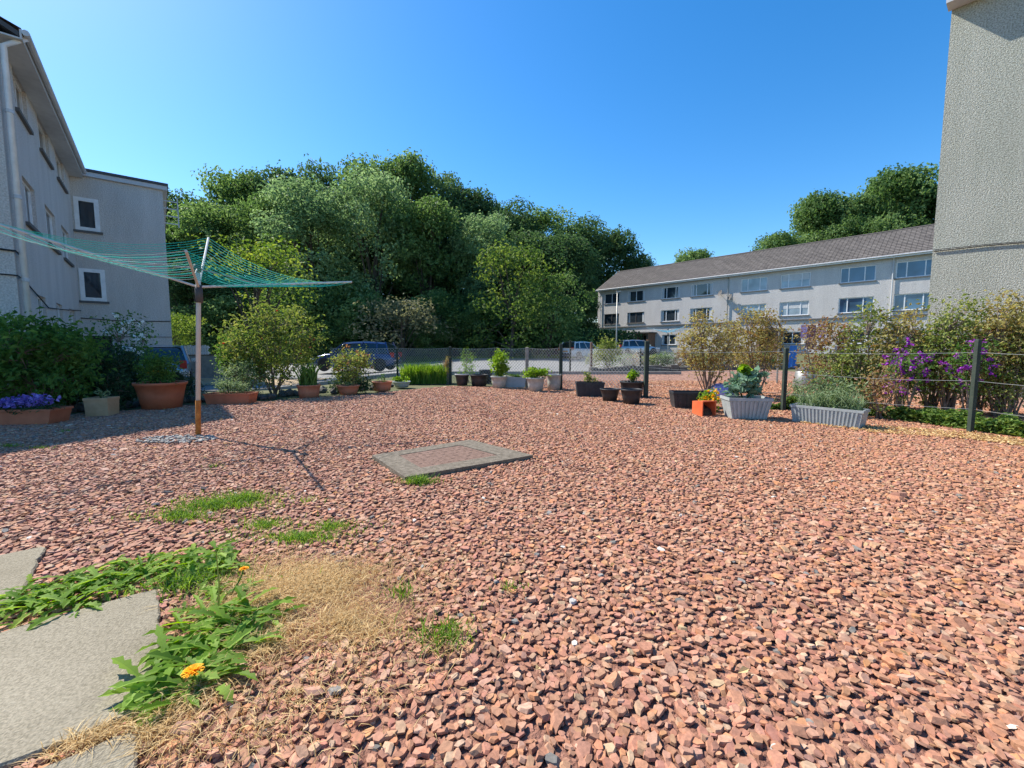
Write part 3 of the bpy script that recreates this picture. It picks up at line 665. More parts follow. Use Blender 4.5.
# ================================================================== TREES
def crown(cx_r, h, lobes, per, leaf, seed, zc0=.35, lobe_r=(1.3,2.3), name='crown', shape=1.0):
    g=np.random.default_rng(seed); C=[];Nn=[];T=[]; cents=[]
    for i in range(lobes):
        a=g.random()*2*PI; t=zc0+(1-zc0)*g.random()**.8
        prof=math.sqrt(max(.05,1-((t-.55)/.5)**2)) if t>.55 else .75+.25*(t/.55)
        r=cx_r*prof*shape*math.sqrt(g.random())*.85
        lr=g.uniform(*lobe_r); z=min(h*t,h-lr*.8)
        c=np.array([r*math.cos(a),r*math.sin(a),z]); cents.append((c,lr))
    for c,lr in cents:
        n=int(per*lr*lr/3.2); d=g.normal(size=(n,3)); d/=np.linalg.norm(d,axis=1,keepdims=True)
        # knobbly surface, open gaps
        f=np.sin(d[:,0]*6+c[0]*3)*np.sin(d[:,1]*6+c[1]*3)*np.sin(d[:,2]*5+c[2]*3)+.5*np.sin(d[:,0]*13+c[1])*np.sin(d[:,2]*12+c[0]+d[:,1]*9)
        k=g.random(n)<.42+.75*(f+.3); d=d[k]; f=f[k]; n=len(d)
        rad=lr*(.58+.46*g.random(n)**.8+.30*f+.25*(g.random(n)>.93)*g.random(n)); p=c+d*rad[:,None]*np.array([1,1,.78])
        C.append(p); Nn.append(d*.9+g.normal(0,.55,(n,3))+np.array([0,0,.35])); T.append(np.clip(g.normal(.5,.2,n)+g.normal(0,.2),0,1))
    C=np.concatenate(C); Nn=np.concatenate(Nn); T=np.concatenate(T); ok=C[:,2]>.1
    C,Nn,T=C[ok],Nn[ok],T[ok]
    me=leaf_mesh(name, C, Nn, leaf*(.7+.6*g.random(len(C))), .62, T, .15); return me, cents
def trunk(h, r, cents, seed, name='trunk'):
    g=random.Random(seed); mb=MB(); top=h*.72
    path=[Vector((g.uniform(-.15,.15)*i,g.uniform(-.15,.15)*i,top*i/5-.2)) for i in range(6)]
    mb.tube(path,[r*(1-.13*i) for i in range(6)],8)
    for c,lr in cents[:14]:
        c=Vector(c); s=path[g.randint(1,4)]; m_=(s+c)/2+Vector((0,0,.4)); mb.tube([s,m_,c],[r*.42,r*.26,r*.08],5)
    return mb
VAR={}
M['lf_b2']=leafmat('leaf_bush_yellow_green',(.04,.09,.018),(.085,.15,.035),(.22,.29,.07),.4,scale=.5)  # leaf colour of the yellow green bushy tree at the wood edge
def variant(key, R_, h, lobes, per, leaf, seed, mat, zc0, lobe_r):
    me,cents=crown(R_,h,lobes,per,leaf,seed,zc0,lobe_r); me.materials.append(mat)
    tm=trunk(h,h*.018,cents,seed); t=bpy.data.meshes.new('trunk'); t.from_pydata(tm.v,[],tm.f); t.materials.append(M['bark'])
    VAR[key]=(me,t,R_,h)
variant('a',4.8,16,46,640,.33,1,M['lf_wood'],.22,(1.1,2.1))
variant('b',4.4,16,44,640,.33,2,M['lf_wood'],.25,(1.0,2.0))
variant('c',5.0,15,46,640,.33,3,M['lf_wood_dark'],.15,(1.1,2.1))
variant('d',4.6,16,50,620,.30,4,M['lf_wood_pale'],.2,(.9,1.9))
variant('e',4.2,14,42,640,.32,5,M['lf_wood_dark'],.12,(1.0,2.0))
variant('f',3.4,7,44,700,.21,6,M['lf_bright'],.12,(.5,1.25))
variant('f2',3.4,7,56,620,.20,16,M['lf_b2'],.06,(.4,1.2))
variant('f3',3.4,7,46,620,.22,17,M['lf_wood'],.06,(.5,1.3))
variant('g',3.2,5,22,700,.20,7,M['lf_grey'],.1,(.8,1.3))
variant('h',3.4,7,34,640,.27,8,M['lf_wood'],.08,(.7,1.5))
variant('i',2.2,7.5,26,620,.17,9,M['lf_bright'],.1,(.6,1.15))
variant('j',5.2,15,50,700,.36,10,M['lf_wood'],.25,(1.1,2.2))
def tree(key,px,ytop,Y,Rm,label,group,name='broadleaf_tree',cat='tree'):
    me,t,R_,h=VAR[key]; k,e=ray(px,348); k2,e2=ray(px,ytop); x=k*Y; z0_=tz(x,Y); top=H+e2*Y; hh=max(1.2,top-z0_)
    o=empty(name,(x,Y,z0_-.1),rnd.random()*6.28,label,cat,group); o.scale=(Rm/R_,Rm/R_,hh/h)
    for nm,d in (('crown',me),('trunk',t)):
        c=bpy.data.objects.new(nm,d); COL.objects.link(c); c.parent=o
    return o
gb='trees at the back of the wood'; gm='trees in the middle of the wood'
lab_b='tall deep green broadleaf tree on the skyline of the wood'; lab_m='full green broadleaf tree standing in front of the skyline trees'
for key,px,yt,Y,R_ in [('c',120,215,56,5),('b',168,192,54,4.6),('c',205,193,55,4.8),('a',250,172,56,5.2),('e',292,172,57,4.6),('c',330,165,58,5),('b',372,160,57,4.8),('a',408,158,56,4.8),('c',440,170,57,4.6),('e',474,192,57,4.6),('c',506,203,72,6.2),('b',544,210,74,6.2),('c',582,219,76,6.4),('e',610,230,78,5.4),('c',634,254,80,4.4),('e',565,240,66,5)]:
    tree(key,px,yt,Y,R_,lab_b,gb)
for key,px,yt,Y,R_ in [('e',175,222,46,4.4),('b',222,204,46,4.6),('d',318,182,44,5.4),('d',375,176,45,4.8),('a',278,196,46,4),('a',430,200,46,4.4),('d',482,214,46,4),('c',530,232,48,4.8),('e',560,236,50,4.2),('c',200,262,42,4.2),('c',450,212,52,4.8),('c',482,240,52,4.6),('c',360,215,52,5),('c',290,215,52,5),('e',405,208,52,5),('c',425,262,49,4.2),('c',505,262,51,4.2)]:
    tree(key,px,yt,Y,R_,lab_m,gm)
tree('f2',512,244,38,4.9,'bright yellow green bushy tree in the middle of the wood edge',None)
tree('f3',548,272,39,4.2,'fresh green tree right of the brightest one at the wood edge',None)
tree('g',402,298,37,4.6,'grey brown twiggy bush at the foot of the wood',None,'wild_bush','bush')
tree('f',178,312,33,2.2,'small sunlit green bush beside the end of the left block',None,'wild_bush','bush')
tree('i',262,232,21,2.5,'pale green young tree rising behind the rotary airer',None)
gu='dark bushes under the wood'; lu='low dark green bush at the foot of the wood beyond the road'
for key,px,yt,Y,R_ in [('h',215,300,41,3.2),('h',245,290,42,3.4),('h',300,285,41,3.6),('h',340,278,42,3.8),('h',372,292,41,3.4),('h',445,288,42,3.6),('h',472,300,41,3.2),('h',555,296,44,3.2),('c',578,290,52,2.6),('h',140,290,44,3.4),('h',345,312,39,2.4),('h',430,322,38.5,1.9),('h',320,320,39,2.2)]:
    tree(key,px,yt,Y,R_,lu,gu,'wild_bush','bush')
gr='trees behind the far block'; lr_='large round headed tree rising above the far tiled roof'
for key,px,yt,Y,R_ in [('j',782,232,62,4.4),('j',812,196,64,5.0),('j',845,198,62,4.6),('j',890,172,62,6.2),('j',925,182,60,5),('j',960,185,58,5),('j',855,215,58,4.0)]:
    tree(key,px,yt,Y,R_,lr_,gr)
tree('j',688,250,74,4.6,'small far tree top showing above the middle of the tiled roof',None)
# dark undergrowth of the wood
n=60000; X=nr.uniform(-40,14,n); Y=44+nr.random(n)**1.2*22; Z=np.array([tz(a,b) for a,b in zip(X,Y)])+nr.random(n)*2.4*np.clip((Y-43)/4,0,1)
me=leaf_mesh('undergrowth',np.stack([X,Y,Z],1),nr.normal(size=(n,3))+np.array([0,-.6,.8]),.34,.7,nr.random(n)); tag(mkobj('undergrowth',me,M['lf_wood_dark']),kind='stuff')
# verge grass
n=26000; X=nr.uniform(-22,11,n); Y=nr.uniform(36.6,43.5,n); Z=np.array([tz(a,b) for a,b in zip(X,Y)])+.02
me=blade_mesh('verge_grass',np.stack([X,Y,Z],1),.10+.22*nr.random(n),.05,.5); tag(mkobj('verge_grass',me,M['grass']),kind='stuff')

# ================================================================== SHRUBS / PLANTS
def cloud_pts(n, rx, ry, z0, z1, g=nr, shell=.5):
    d=g.normal(size=(n,3)); d/=np.linalg.norm(d,axis=1,keepdims=True); r=shell+(1-shell)*g.random(n)**.6
    p=d*r[:,None]; return np.stack([p[:,0]*rx,p[:,1]*ry,(z0+z1)/2+p[:,2]*(z1-z0)/2],1), d
def shrub(name,label,cat,loc,rx,ry,h,tips,per,leaf,mat,z0=.1,cr=.16,stem_r=.012,asp=.55,group=None,rz=0,seed=0,shell=.35,flowers=None,stemmat=None,stem_n=None):
    g=np.random.default_rng(seed+11); o=empty(name,loc,rz,label,cat,group)
    tp,_=cloud_pts(tips,rx*.9,ry*.9,z0,h,g,shell); tp[:,2]=np.clip(tp[:,2],.05,None)
    # fuzzy clusters at tips
    n=tips*per; idx=np.repeat(np.arange(tips),per); off=g.normal(size=(n,3))*cr*np.array([1,1,.8])*.6
    C=tp[idx]+off; C[:,2]=np.clip(C[:,2],.02,None); tt=g.normal(.5,.2,tips)[idx]+g.normal(0,.18,n)
    nn=off/np.maximum(np.linalg.norm(off,axis=1,keepdims=True),1e-6)*.6+g.normal(0,.6,(n,3))+np.array([0,0,.5])
    me=leaf_mesh('foliage',C,nn,leaf*(.6+.8*g.random(n)),asp,np.clip(tt,0,1)); mkobj('foliage',me,mat,o)
    mb=MB(); R=random.Random(seed); sn=stem_n or max(4,min(16,tips//8)); hubs=[]
    for i in range(sn):
        a=2*PI*i/sn+R.uniform(-.3,.3); b=Vector((R.uniform(-.06,.06),R.uniform(-.06,.06),-.02)); e=Vector((math.cos(a)*rx*R.uniform(.2,.6),math.sin(a)*ry*R.uniform(.2,.6),h*R.uniform(.35,.7)))
        m_=(b+e)/2+Vector((R.uniform(-.1,.1)*rx,R.uniform(-.1,.1)*ry,0)); mb.tube([b,m_,e],[stem_r,stem_r*.75,stem_r*.5],5); hubs.append(m_); hubs.append(e)
    for i in range(min(tips,160)):
        t=Vector(tp[i]); c=min(hubs,key=lambda q:(q-t).length+(.5 if q.z>t.z+.1 else 0)); m_=(c+t)/2+Vector((R.uniform(-.04,.04),R.uniform(-.04,.04),R.uniform(0,.05))); mb.tube([c,m_,t],[stem_r*.5,stem_r*.36,stem_r*.15],4,False)
    mb.build('stems',stemmat or M['twig'],o)
    if flowers:
        fm,nf,fs,fz=flowers; k=g.integers(0,tips,nf); c0=tp[k]+g.normal(0,cr*.5,(nf,3)); c0=c0[c0[:,2]>fz*h]; nf=len(c0)
        pet=7; c=np.repeat(c0,pet,0)+g.normal(0,fs*.35,(nf*pet,3)); mkobj('flowers',leaf_mesh('flowers',c,g.normal(size=(nf*pet,3))+np.array([0,-.5,.5]),fs,.8,g.random(nf*pet)),fm,o)
    return o
def at_px(px,by,z=0):
    p=G(px,by,z); return p, p.y/F   # point and metres per pixel

# left bed, in the block's shade
p=P(22,395,5.9); shrub('leafy_shrub','broad leaved bright green shrub at the left frame edge','shrub',(-7.1,6.4,0),.95,.75,1.45,150,34,.085,M['lf_mid'],.15,.16,seed=1,asp=.5)
shrub('leafy_shrub','large green shrub half outside the frame by the left block','shrub',(-8.6,7.2,0),1.0,.9,1.5,120,30,.09,M['lf_mid'],.15,.18,seed=2)
shrub('conifer_shrub','dark feathery shrub between leafy shrub and rose','shrub',(-7.55,7.3,0),.55,.5,1.12,150,40,.06,M['lf_dark'],.05,.12,seed=3,asp=.22)
shrub('conifer_shrub','dark shrub directly left of the rose bush','shrub',(-6.95,7.5,0),.5,.45,1.0,130,40,.06,M['lf_dark'],.05,.12,seed=4,asp=.25)
shrub('rose_bush','tall rose bush with white blooms in front of the doorway','rose',(-7.45,8.3,0),.6,.45,1.65,80,14,.06,M['lf_mid'],.3,.15,seed=5,flowers=(M['fl_white'],34,.075,.5))
shrub('lavender_shrub','dark grey green mound right of the big terracotta pot','shrub',(-6.2,7.9,0),.42,.4,.58,100,34,.05,M['lf_dark'],.0,.1,seed=6,asp=.2)
shrub('low_shrub','small dark shrub behind the square tan pot','shrub',(-6.55,7.0,0),.4,.25,.62,70,30,.05,M['lf_dark'],.0,.1,seed=7)
shrub('low_shrub','wispy grey green plant between airer pole and terracotta trough','shrub',(-5.3,8.4,0),.5,.3,.75,60,22,.06,M['lf_lav'],.0,.12,seed=8,asp=.25)
shrub('tall_shrub','big yellow green shrub with brown stems behind iris pot','shrub',(-5.05,9.1,0),1.15,.8,1.95,220,22,.072,M['lf_olive'],.25,.17,seed=9,stem_r=.014,flowers=(M['fl_red'],30,.03,.3))
shrub('tall_shrub','olive green shrub standing left of the yellow green one','shrub',(-6.05,9.6,0),.5,.45,1.4,90,24,.07,M['lf_mid'],.2,.15,seed=10)
shrub('photinia_shrub','low spreading shrub with red tipped leaves in front of blue car','shrub',(-3.55,9.5,0),.5,.35,1.0,70,22,.06,M['lf_yellow'],.2,.14,seed=11,flowers=(M['lf_rust'],60,.06,.5))
shrub('ivy_mound','dark mound of leaves below the photinia and rocks','shrub',(-3.6,9.6,0),.55,.25,.40,50,24,.05,M['lf_dark'],.0,.12,seed=12)
# grass clump
def gp(px,by): 
    q=G(px,by); return q
c=G(424,384); n=2600; X=c.x+nr.uniform(-.62,.62,n); Y=c.y+.25+nr.uniform(-.3,.3,n)
g_=empty('tall_grass_clump',(c.x,c.y+.25,0),0,'bright green clump of tall grass by the wire fence','grass')
mkobj('blades',blade_mesh('blades',np.stack([X-c.x,Y-c.y-.25,0*X],1),.35+.35*nr.random(n),.02,.35),M['grass'],g_)
shrub('dock_plant','rust brown dock stalk against the dark fence post','plant',tuple(G(448,384)),.1,.1,.78,26,22,.035,M['lf_rust'],.25,.07,seed=14)
shrub('weed_plant','pale green spindly weed behind the small black pot','plant',tuple(G(466,383)+Vector((0,.3,0))),.25,.2,.95,30,14,.06,M['lf_fresh'],.1,.12,seed=15,asp=.4)
# border rocks
def rock_mesh(seed,s=1):
    R=random.Random(seed); import bmesh
    bm=bmesh.new(); bmesh.ops.create_icosphere(bm,subdivisions=2,radius=1)
    for v in bm.verts:
        f=1+.25*math.sin(v.co.x*3+seed)*math.sin(v.co.y*4+seed*2)+R.uniform(-.10,.10); v.co=Vector((v.co.x*f,v.co.y*f*.75,v.co.z*f*.6))
    me=bpy.data.meshes.new('border_rock'); bm.to_mesh(me); bm.free(); me.materials.append(M['rock']); return me
RM=[rock_mesh(i) for i in range(5)]
for i in range(46):
    px=62+ (395-62)*i/45+rnd.uniform(-3,3); q=G(px, float(np.interp(px,[60,175,255,320,395],[413,404,400,394,388]))+rnd.uniform(-1.5,1.0))
    o=bpy.data.objects.new('border_rock',RM[i%5]); COL.objects.link(o); s=rnd.uniform(.07,.14); o.location=(q.x,q.y+.15,s*.35); o.scale=(s*rnd.uniform(.8,1.3),s,s); o.rotation_euler=(rnd.uniform(-.3,.3),rnd.uniform(-.3,.3),rnd.uniform(0,6))
    tag(o,'rough grey rock edging the planted bed on the left','rock','rocks edging the planted bed')

# ---------------------------------------------------------------- pots
def round_pot(o,r,h,mat,rim=.03,taper=.72,n=28,rim_h=None):
    rim_h=rim_h or h*.12; mb=MB()
    prof=[(0.001,.0),(r*taper,0),(r*(taper+(.96-taper)*.5),h*.5),(r*.95,h-rim_h),(r*1.0,h-rim_h+.004),(r*1.02,h-.008),(r*1.01,h),(r*.94,h),(r*.93,h-.01),(r*.88,h-h*.22)]
    mb.lathe(prof,n); mb.build('pot',mat,o,True)
    mb=MB(); mb.lathe([(0.001,h*.80),(r*.5,h*.81),(r*.90,h*.79)],n); mb.build('soil',M['soil'],o)
def trough(o,L,W,h,mat,ribs=0,taper=.9,name='trough',two=False):
    def ring(l,w,z): return [Vector((-l/2,-w/2,z)),Vector((l/2,-w/2,z)),Vector((l/2,w/2,z)),Vector((-l/2,w/2,z))]
    mb=MB(); b=ring(L*taper,W*taper,0); t=ring(L*.97,W*.94,h*.86); r0=ring(L,W,h*.86); r1=ring(L,W,h); r2=ring(L-.035,W-.035,h); r3=ring(L-.05,W-.05,h*.7)
    vs_=b+t+r0+r1+r2+r3; fs=[(3,2,1,0)]
    for k in range(5):
        for i in range(4): fs.append((k*4+i,k*4+(i+1)%4,(k+1)*4+(i+1)%4,(k+1)*4+i))
    mb.add(vs_,fs)
    if ribs:
        for i in range(ribs):
            x=(-.46+.92*(i+.5)/ribs)*L*.97; xb=x*taper/.97
            for sgn in (-1,1):
                ya=sgn*W*taper/2; yb=sgn*W*.94/2; wd=.42*L*.92/ribs
                v=[Vector((xb-wd/2,ya,.01)),Vector((xb+wd/2,ya,.01)),Vector((xb+wd/2,ya+sgn*.012,.01)),Vector((xb-wd/2,ya+sgn*.012,.01)),
                   Vector((x-wd/2,yb,h*.84)),Vector((x+wd/2,yb,h*.84)),Vector((x+wd/2,yb+sgn*.012,h*.84)),Vector((x-wd/2,yb+sgn*.012,h*.84))]
                mb.hexa(v[:4],v[4:])
    mb.build('pot',mat,o)
    mb=MB(); s=ring(L-.052,W-.052,h*.78); mb.quad(*s); mb.build('soil',M['soil'],o)
def fill_leaves(o,rx,ry,z0,z1,n,leaf,mat,asp=.55,name='foliage',seed=0,up=.6):
    g=np.random.default_rng(seed+50); m_=max(5,n//45); c_,_=cloud_pts(m_,rx*.85,ry*.85,z0+(z1-z0)*.1,z1,g,.2); c_[:,2]+=g.normal(0,(z1-z0)*.12,m_); p=c_[g.integers(0,m_,int(n*.8))]+g.normal(0,1,(int(n*.8),3))*np.array([rx*.2,ry*.2,(z1-z0)*.12]); p=p[p[:,2]>z0]; d=g.normal(0,.6,(len(p),3))+np.array([0,0,up])
    mkobj(name,leaf_mesh(name,p,d,leaf*(.6+.8*g.random(len(p))),asp,g.random(len(p))),mat,o)
    mb=MB(); R=random.Random(seed)
    for i in range(10):
        q=p[R.randrange(len(p))]; mb.tube([(q[0]*.3,q[1]*.3,z0*.8),tuple(q)],[.006,.003],4,False)
    mb.build('stems',M['lf_mid'],o)
def fill_blades(o,rx,ry,z0,L,n,w,mat,lean=.4,name='foliage'):
    b=np.stack([nr.uniform(-rx,rx,n),nr.uniform(-ry,ry,n),np.full(n,z0)],1); mkobj(name,blade_mesh(name,b,L*(.6+.5*nr.random(n)),w,lean),mat,o)
def pot_at(name,label,px,by,wpx,hpx,mat,shape='round',dpx=None,rz=0,ribs=0,cat='plant pot',group=None,taper=None,back=0):
    q,s=at_px(px,by); r=wpx*s/2; o=empty(name,(q.x,q.y+(r*.8 if shape=='round' else 0)+back,.015),rz,label,cat,group)
    if shape=='round': round_pot(o,r,hpx*s,mat,taper=taper or .72)
    else: trough(o,wpx*s,(dpx or wpx*.45)*s,hpx*s,mat,ribs,taper or .88)
    return o,s
T_=M['terracotta']; TD=M['terracotta_dull']; BK=M['black_pl']; GP=M['grey_pot']
o,s=pot_at('flower_trough','long terracotta trough crowded with violet flowers at the left edge',24,424,72,15,T_,'box',26,.12)
fill_leaves(o,.5,.2,.12,.26,900,.05,M['lf_dark'],.3,seed=1); fill_leaves(o,.5,.2,.18,.33,520,.05,M['fl_purple'],.7,'flowers',2)
o,s=pot_at('square_pot','tan square pot between violet trough and big terracotta pot',103,416,21,18,M['cream_pot'],'box',18,.2,taper=.9)
fill_leaves(o,.09,.09,.2,.36,60,.06,M['lf_lav'],.3,seed=3)
o,s=pot_at('potted_plant','biggest round terracotta pot filled with leafy green plants',148,411,45,27,T_,'round',taper=.74)
fill_leaves(o,.36,.3,.34,.84,2400,.05,M['lf_mid'],.4,seed=4)
o,s=pot_at('potted_plant','narrow terracotta trough with low green plants right of the airer pole',232,404,44,10.5,T_,'box',18,.10)
fill_leaves(o,.38,.13,.13,.42,900,.045,M['lf_lav'],.3,seed=5)
o,s=pot_at('potted_plant','terracotta pot of sword leaved iris below the yellow green shrub',305,399,23,13,TD,'round',taper=.78)
fill_blades(o,.14,.12,.2,.55,90,.04,M['lf_mid'],.35)
o,s=pot_at('plant_pot','terracotta bowl with bare soil below the photinia',345,396,23,9.5,TD,'round',taper=.7); fill_leaves(o,.12,.1,.16,.24,60,.04,M['lf_lav'],.4,seed=6)
o,s=pot_at('plant_pot','terracotta tub standing left of the shallow grey bowl',380,392,20,9.5,TD,'round',taper=.8); fill_leaves(o,.15,.1,.16,.4,90,.05,M['lf_mid'],.3,seed=7)
o,s=pot_at('plant_bowl','shallow grey bowl with light green seedlings beside the grass clump',400,388.5,18,6,M['blue_grey_pl'],'round',taper=.7); fill_leaves(o,.18,.15,.1,.32,220,.07,M['lf_fresh'],.55,seed=8)
o,s=pot_at('plant_pot','small black pot with a white rim nearest the grass clump',461.5,386.5,14,10.5,BK,'round',taper=.75); mb=MB(); mb.lathe([(.14,.262),(.19,.29),(.20,.30),(.17,.305)],20); mb.build('lid',M['white_dull'],o,True)
o,s=pot_at('plant_pot','wide black pot in front of its darker twin by the fence',478.5,387,18,11.5,BK,'round',taper=.8)
o,s=pot_at('plant_pot','black pot half hidden behind the wide black pot',485,384.5,14,13.5,BK,'round',taper=.8,back=.25)
o,s=pot_at('potted_plant','pale grey pot holding a tall bright green bushy plant',499,389,17,12,GP,'round',taper=.74); fill_leaves(o,.26,.2,.28,.86,1500,.06,M['lf_fresh'],.6,seed=9)
o,s=pot_at('plant_trough','blue grey trough between two pale grey pots',515,387.5,22,10,M['blue_grey_pl'],'box',12,.0); fill_leaves(o,.2,.1,.2,.34,160,.05,M['lf_mid'],.4,seed=10)
o,s=pot_at('potted_plant','pale grey pot with spreading green leaves in front of the concrete post',536,392.5,19,14,GP,'round',taper=.74); fill_leaves(o,.30,.2,.28,.52,1100,.06,M['lf_fresh'],.5,seed=11)
o,s=pot_at('plant_pot','empty whitish bucket shaped pot below the thick dark post',554.5,391,14.5,16,M['grey_pot'],'round',taper=.86)
o,s=pot_at('potted_plant','ribbed black trough with yellowing plant left of the two round black pots',589.5,396.5,28,14,BK,'box',16,-.06,ribs=4,taper=.9); fill_leaves(o,.2,.12,.24,.5,260,.05,M['lf_yellow'],.45,seed=12)
o,s=pot_at('plant_pot','empty low black bowl between black trough and stacked black pots',611.5,402.5,20,12.5,BK,'round',taper=.68)
o,s=pot_at('plant_pot','empty black pot standing just in front of the planted black pot',633.5,405.5,22,15,BK,'round',taper=.7)
o,s=pot_at('potted_plant','large black pot with a small green plant against the fence post',636,399,25,16,BK,'round',taper=.8,back=.1); fill_leaves(o,.15,.12,.3,.5,300,.08,M['lf_fresh'],.6,seed=13)
o,s=pot_at('plant_trough','wide empty black trough left of the fallen orange pot',690,408,38,16,BK,'box',20,-.12,ribs=4,taper=.88)
# orange square pot on its side
q,s=at_px(709,417); o=empty('fallen_pot',(q.x,q.y,.0),.25,'orange square pot lying on its side with its mouth to the front','plant pot')
wd=.235; mb=MB(); th=.012
def sq(a,y,z0=0): return [Vector((-a/2,y,z0+wd/2-a/2)),Vector((a/2,y,z0+wd/2-a/2)),Vector((a/2,y,z0+wd/2+a/2)),Vector((-a/2,y,z0+wd/2+a/2))]
A_,B_,C_,D_=sq(wd,0),sq(wd*.78,.26),sq(wd-.03,0),sq(wd*.70,.24)
vs_=A_+B_+C_+D_; fs=[(4,5,6,7)]
for i in range(4): fs+=[(i,(i+1)%4,(i+1)%4+4,i+4),(i+8,(i+1)%4+8,(i+1)%4,i),(i+12,(i+1)%4+12,(i+1)%4+8,i+8)]
mb.add(vs_,fs); mb.build('pot',M['orange_pl'],o); mb=MB(); mb.hexa([Vector((-.1,.05,.02)),Vector((.1,.05,.02)),Vector((.09,.22,.02)),Vector((-.09,.22,.02))],[Vector((-.09,.1,.12)),Vector((.09,.08,.1)),Vector((.08,.22,.16)),Vector((-.08,.22,.15))]); mb.build('soil',M['soil'],o)
shrub('marigold_plant','yellow flowering plant squeezed behind the fallen orange pot','plant',(q.x+.22,q.y+.45,0),.13,.12,.32,16,20,.05,M['lf_fresh'],.05,.1,seed=20,flowers=(M['fl_yellow'],40,.035,.4))
# purple bag
q,s=at_px(722,398); mb=MB(); R=random.Random(4)
prof=[(.02,0),(.26,.02),(.30,.12),(.24,.22),(.12,.28),(.01,.29)]; mb.lathe(prof,14)
bag=mb.build('compost_bag',M['cl_lilac'],None,True); bag.location=(q.x,q.y,0); bag.rotation_euler=(0,0,.4)
for v in bag.data.vertices: v.co+=Vector((R.uniform(-.03,.03),R.uniform(-.03,.03),R.uniform(-.015,.015)))
tag(bag,'crumpled lilac compost bag behind the round ribbed planter','bag')
# ribbed grey planter with lettuce
o,s=pot_at('potted_plant','grey ribbed planter with broad leafed green plant near the fence post',745,418.5,41,21,M['grey_pl'],'box',26,-.12,ribs=9,taper=.78); fill_leaves(o,.25,.18,.3,.60,800,.09,M['lf_blue'],.75,seed=14); fill_leaves(o,.12,.1,.45,.72,60,.14,M['lf_fresh'],.55,'tall_leaves',15)
# long trough
a=G(800,423); b=G(866,431); d=(b-a); q=(a+b)/2+Vector((.05,.14,0)); rzz=math.atan2(d.y,d.x)
o=empty('potted_plant',(q.x,q.y,.015),rzz,'long ribbed grey trough with silvery lavender spilling over','plant pot')
trough(o,d.length+.10,.28,.225,M['grey_pl'],17,.9)
fill_blades(o,.36,.08,.18,.30,260,.010,M['lf_lav'],.5); fill_leaves(o,.38,.12,.2,.42,900,.04,M['lf_lav'],.25,'side_shoots',16)

# ---------------------------------------------------------------- right side shrubs
def rs(px,ytop,Y,rxpx,label,mat,tips,per,leaf,cr,seed,z0=.25,name='garden_shrub',fl=None,stem_r=.013,sh=.3,ry=None):
    k,_=ray(px,400); x=k*Y; h=H+ray(px,ytop)[1]*Y; rx=rxpx*Y/F
    return shrub(name,label,'shrub',(x,Y,0),rx,ry or rx*.55,h,tips,per,leaf,mat,z0,cr,stem_r,seed=seed,flowers=fl,shell=sh)
rs(708,312,8.6,36,'sparse yellow green shrub with bare arching branches by the black trough',M['lf_autumn'],150,18,.055,.14,31,.4,sh=.3)
rs(755,306,8.9,36,'sparse olive and rust shrub right of the arching one',M['lf_autumn'],150,18,.055,.14,32,.4,sh=.3)
rs(735,340,9.6,34,'rust leaved low shrub with crooked bare stems',M['lf_rust'],20,12,.05,.12,33,.45)
rs(825,318,7.4,36,'reddish brown shrub behind the lavender trough',M['lf_rust'],130,16,.05,.12,34,.35)
rs(868,300,7.0,30,'tall light green shrub in front of the far block wall',M['lf_yellow'],90,15,.055,.13,35,.25)
rs(900,305,6.8,36,'yellow green shrub directly right of the tall light green one',M['lf_autumn'],130,17,.052,.13,36,.25,sh=.2)
rs(950,292,6.4,36,'dense yellow green shrub at the green fence post',M['lf_yellow'],150,17,.052,.13,37,.3,sh=.2)
rs(1000,288,6.1,38,'tall rusty shrub at the right frame edge',M['lf_autumn'],150,17,.052,.13,38,.3,sh=.2)
rs(1045,295,5.9,36,'rusty shrub mostly outside the right frame edge',M['lf_autumn'],120,17,.052,.13,39,.3,sh=.2)
rs(975,330,6.3,40,'thin bare stemmed shrub under the dense yellow green one',M['lf_rust'],110,16,.045,.12,40,.05)
rs(905,346,6.3,24,'magenta flowering bush between the light green shrub and the green fence post',M['lf_mid'],50,16,.045,.12,41,.25,'flowering_bush',(M['fl_magenta'],62,.05,.15))
rs(967,336,5.9,22,'magenta flowering bush just behind the green fence post',M['lf_mid'],50,16,.045,.12,42,.35,'flowering_bush',(M['fl_magenta'],42,.045,.25))
rs(930,318,6.7,34,'leafy olive green shrub filling the gap behind the magenta flowers',M['lf_yellow'],120,18,.052,.13,43,.1,sh=.1)
rs(1010,325,6.0,36,'tangled olive green shrub low by the right frame edge',M['lf_yellow'],120,18,.05,.13,44,.1,sh=.1)
rs(840,345,7.0,30,'low tangled green shrub behind the upright lavender',M['lf_yellow'],90,18,.05,.13,45,.05,sh=.1)
rs(880,365,6.0,30,'small reddish tangle behind the ground cover',M['lf_rust'],50,14,.045,.12,46,.05,sh=.1)
# lavender upright
for i,(px,by) in enumerate([(815,412),(840,416),(862,420)]):
    q=G(px,by); shrub('lavender_bush','upright silvery lavender bush behind the long grey trough','shrub',(q.x,q.y+.25,0),.28,.22,.50+.08*(i%2),44,18,.055,M['lf_lav'],.0,.12,.006,.16,'lavender bushes behind the long trough',seed=50+i,stemmat=M['lf_lav'])
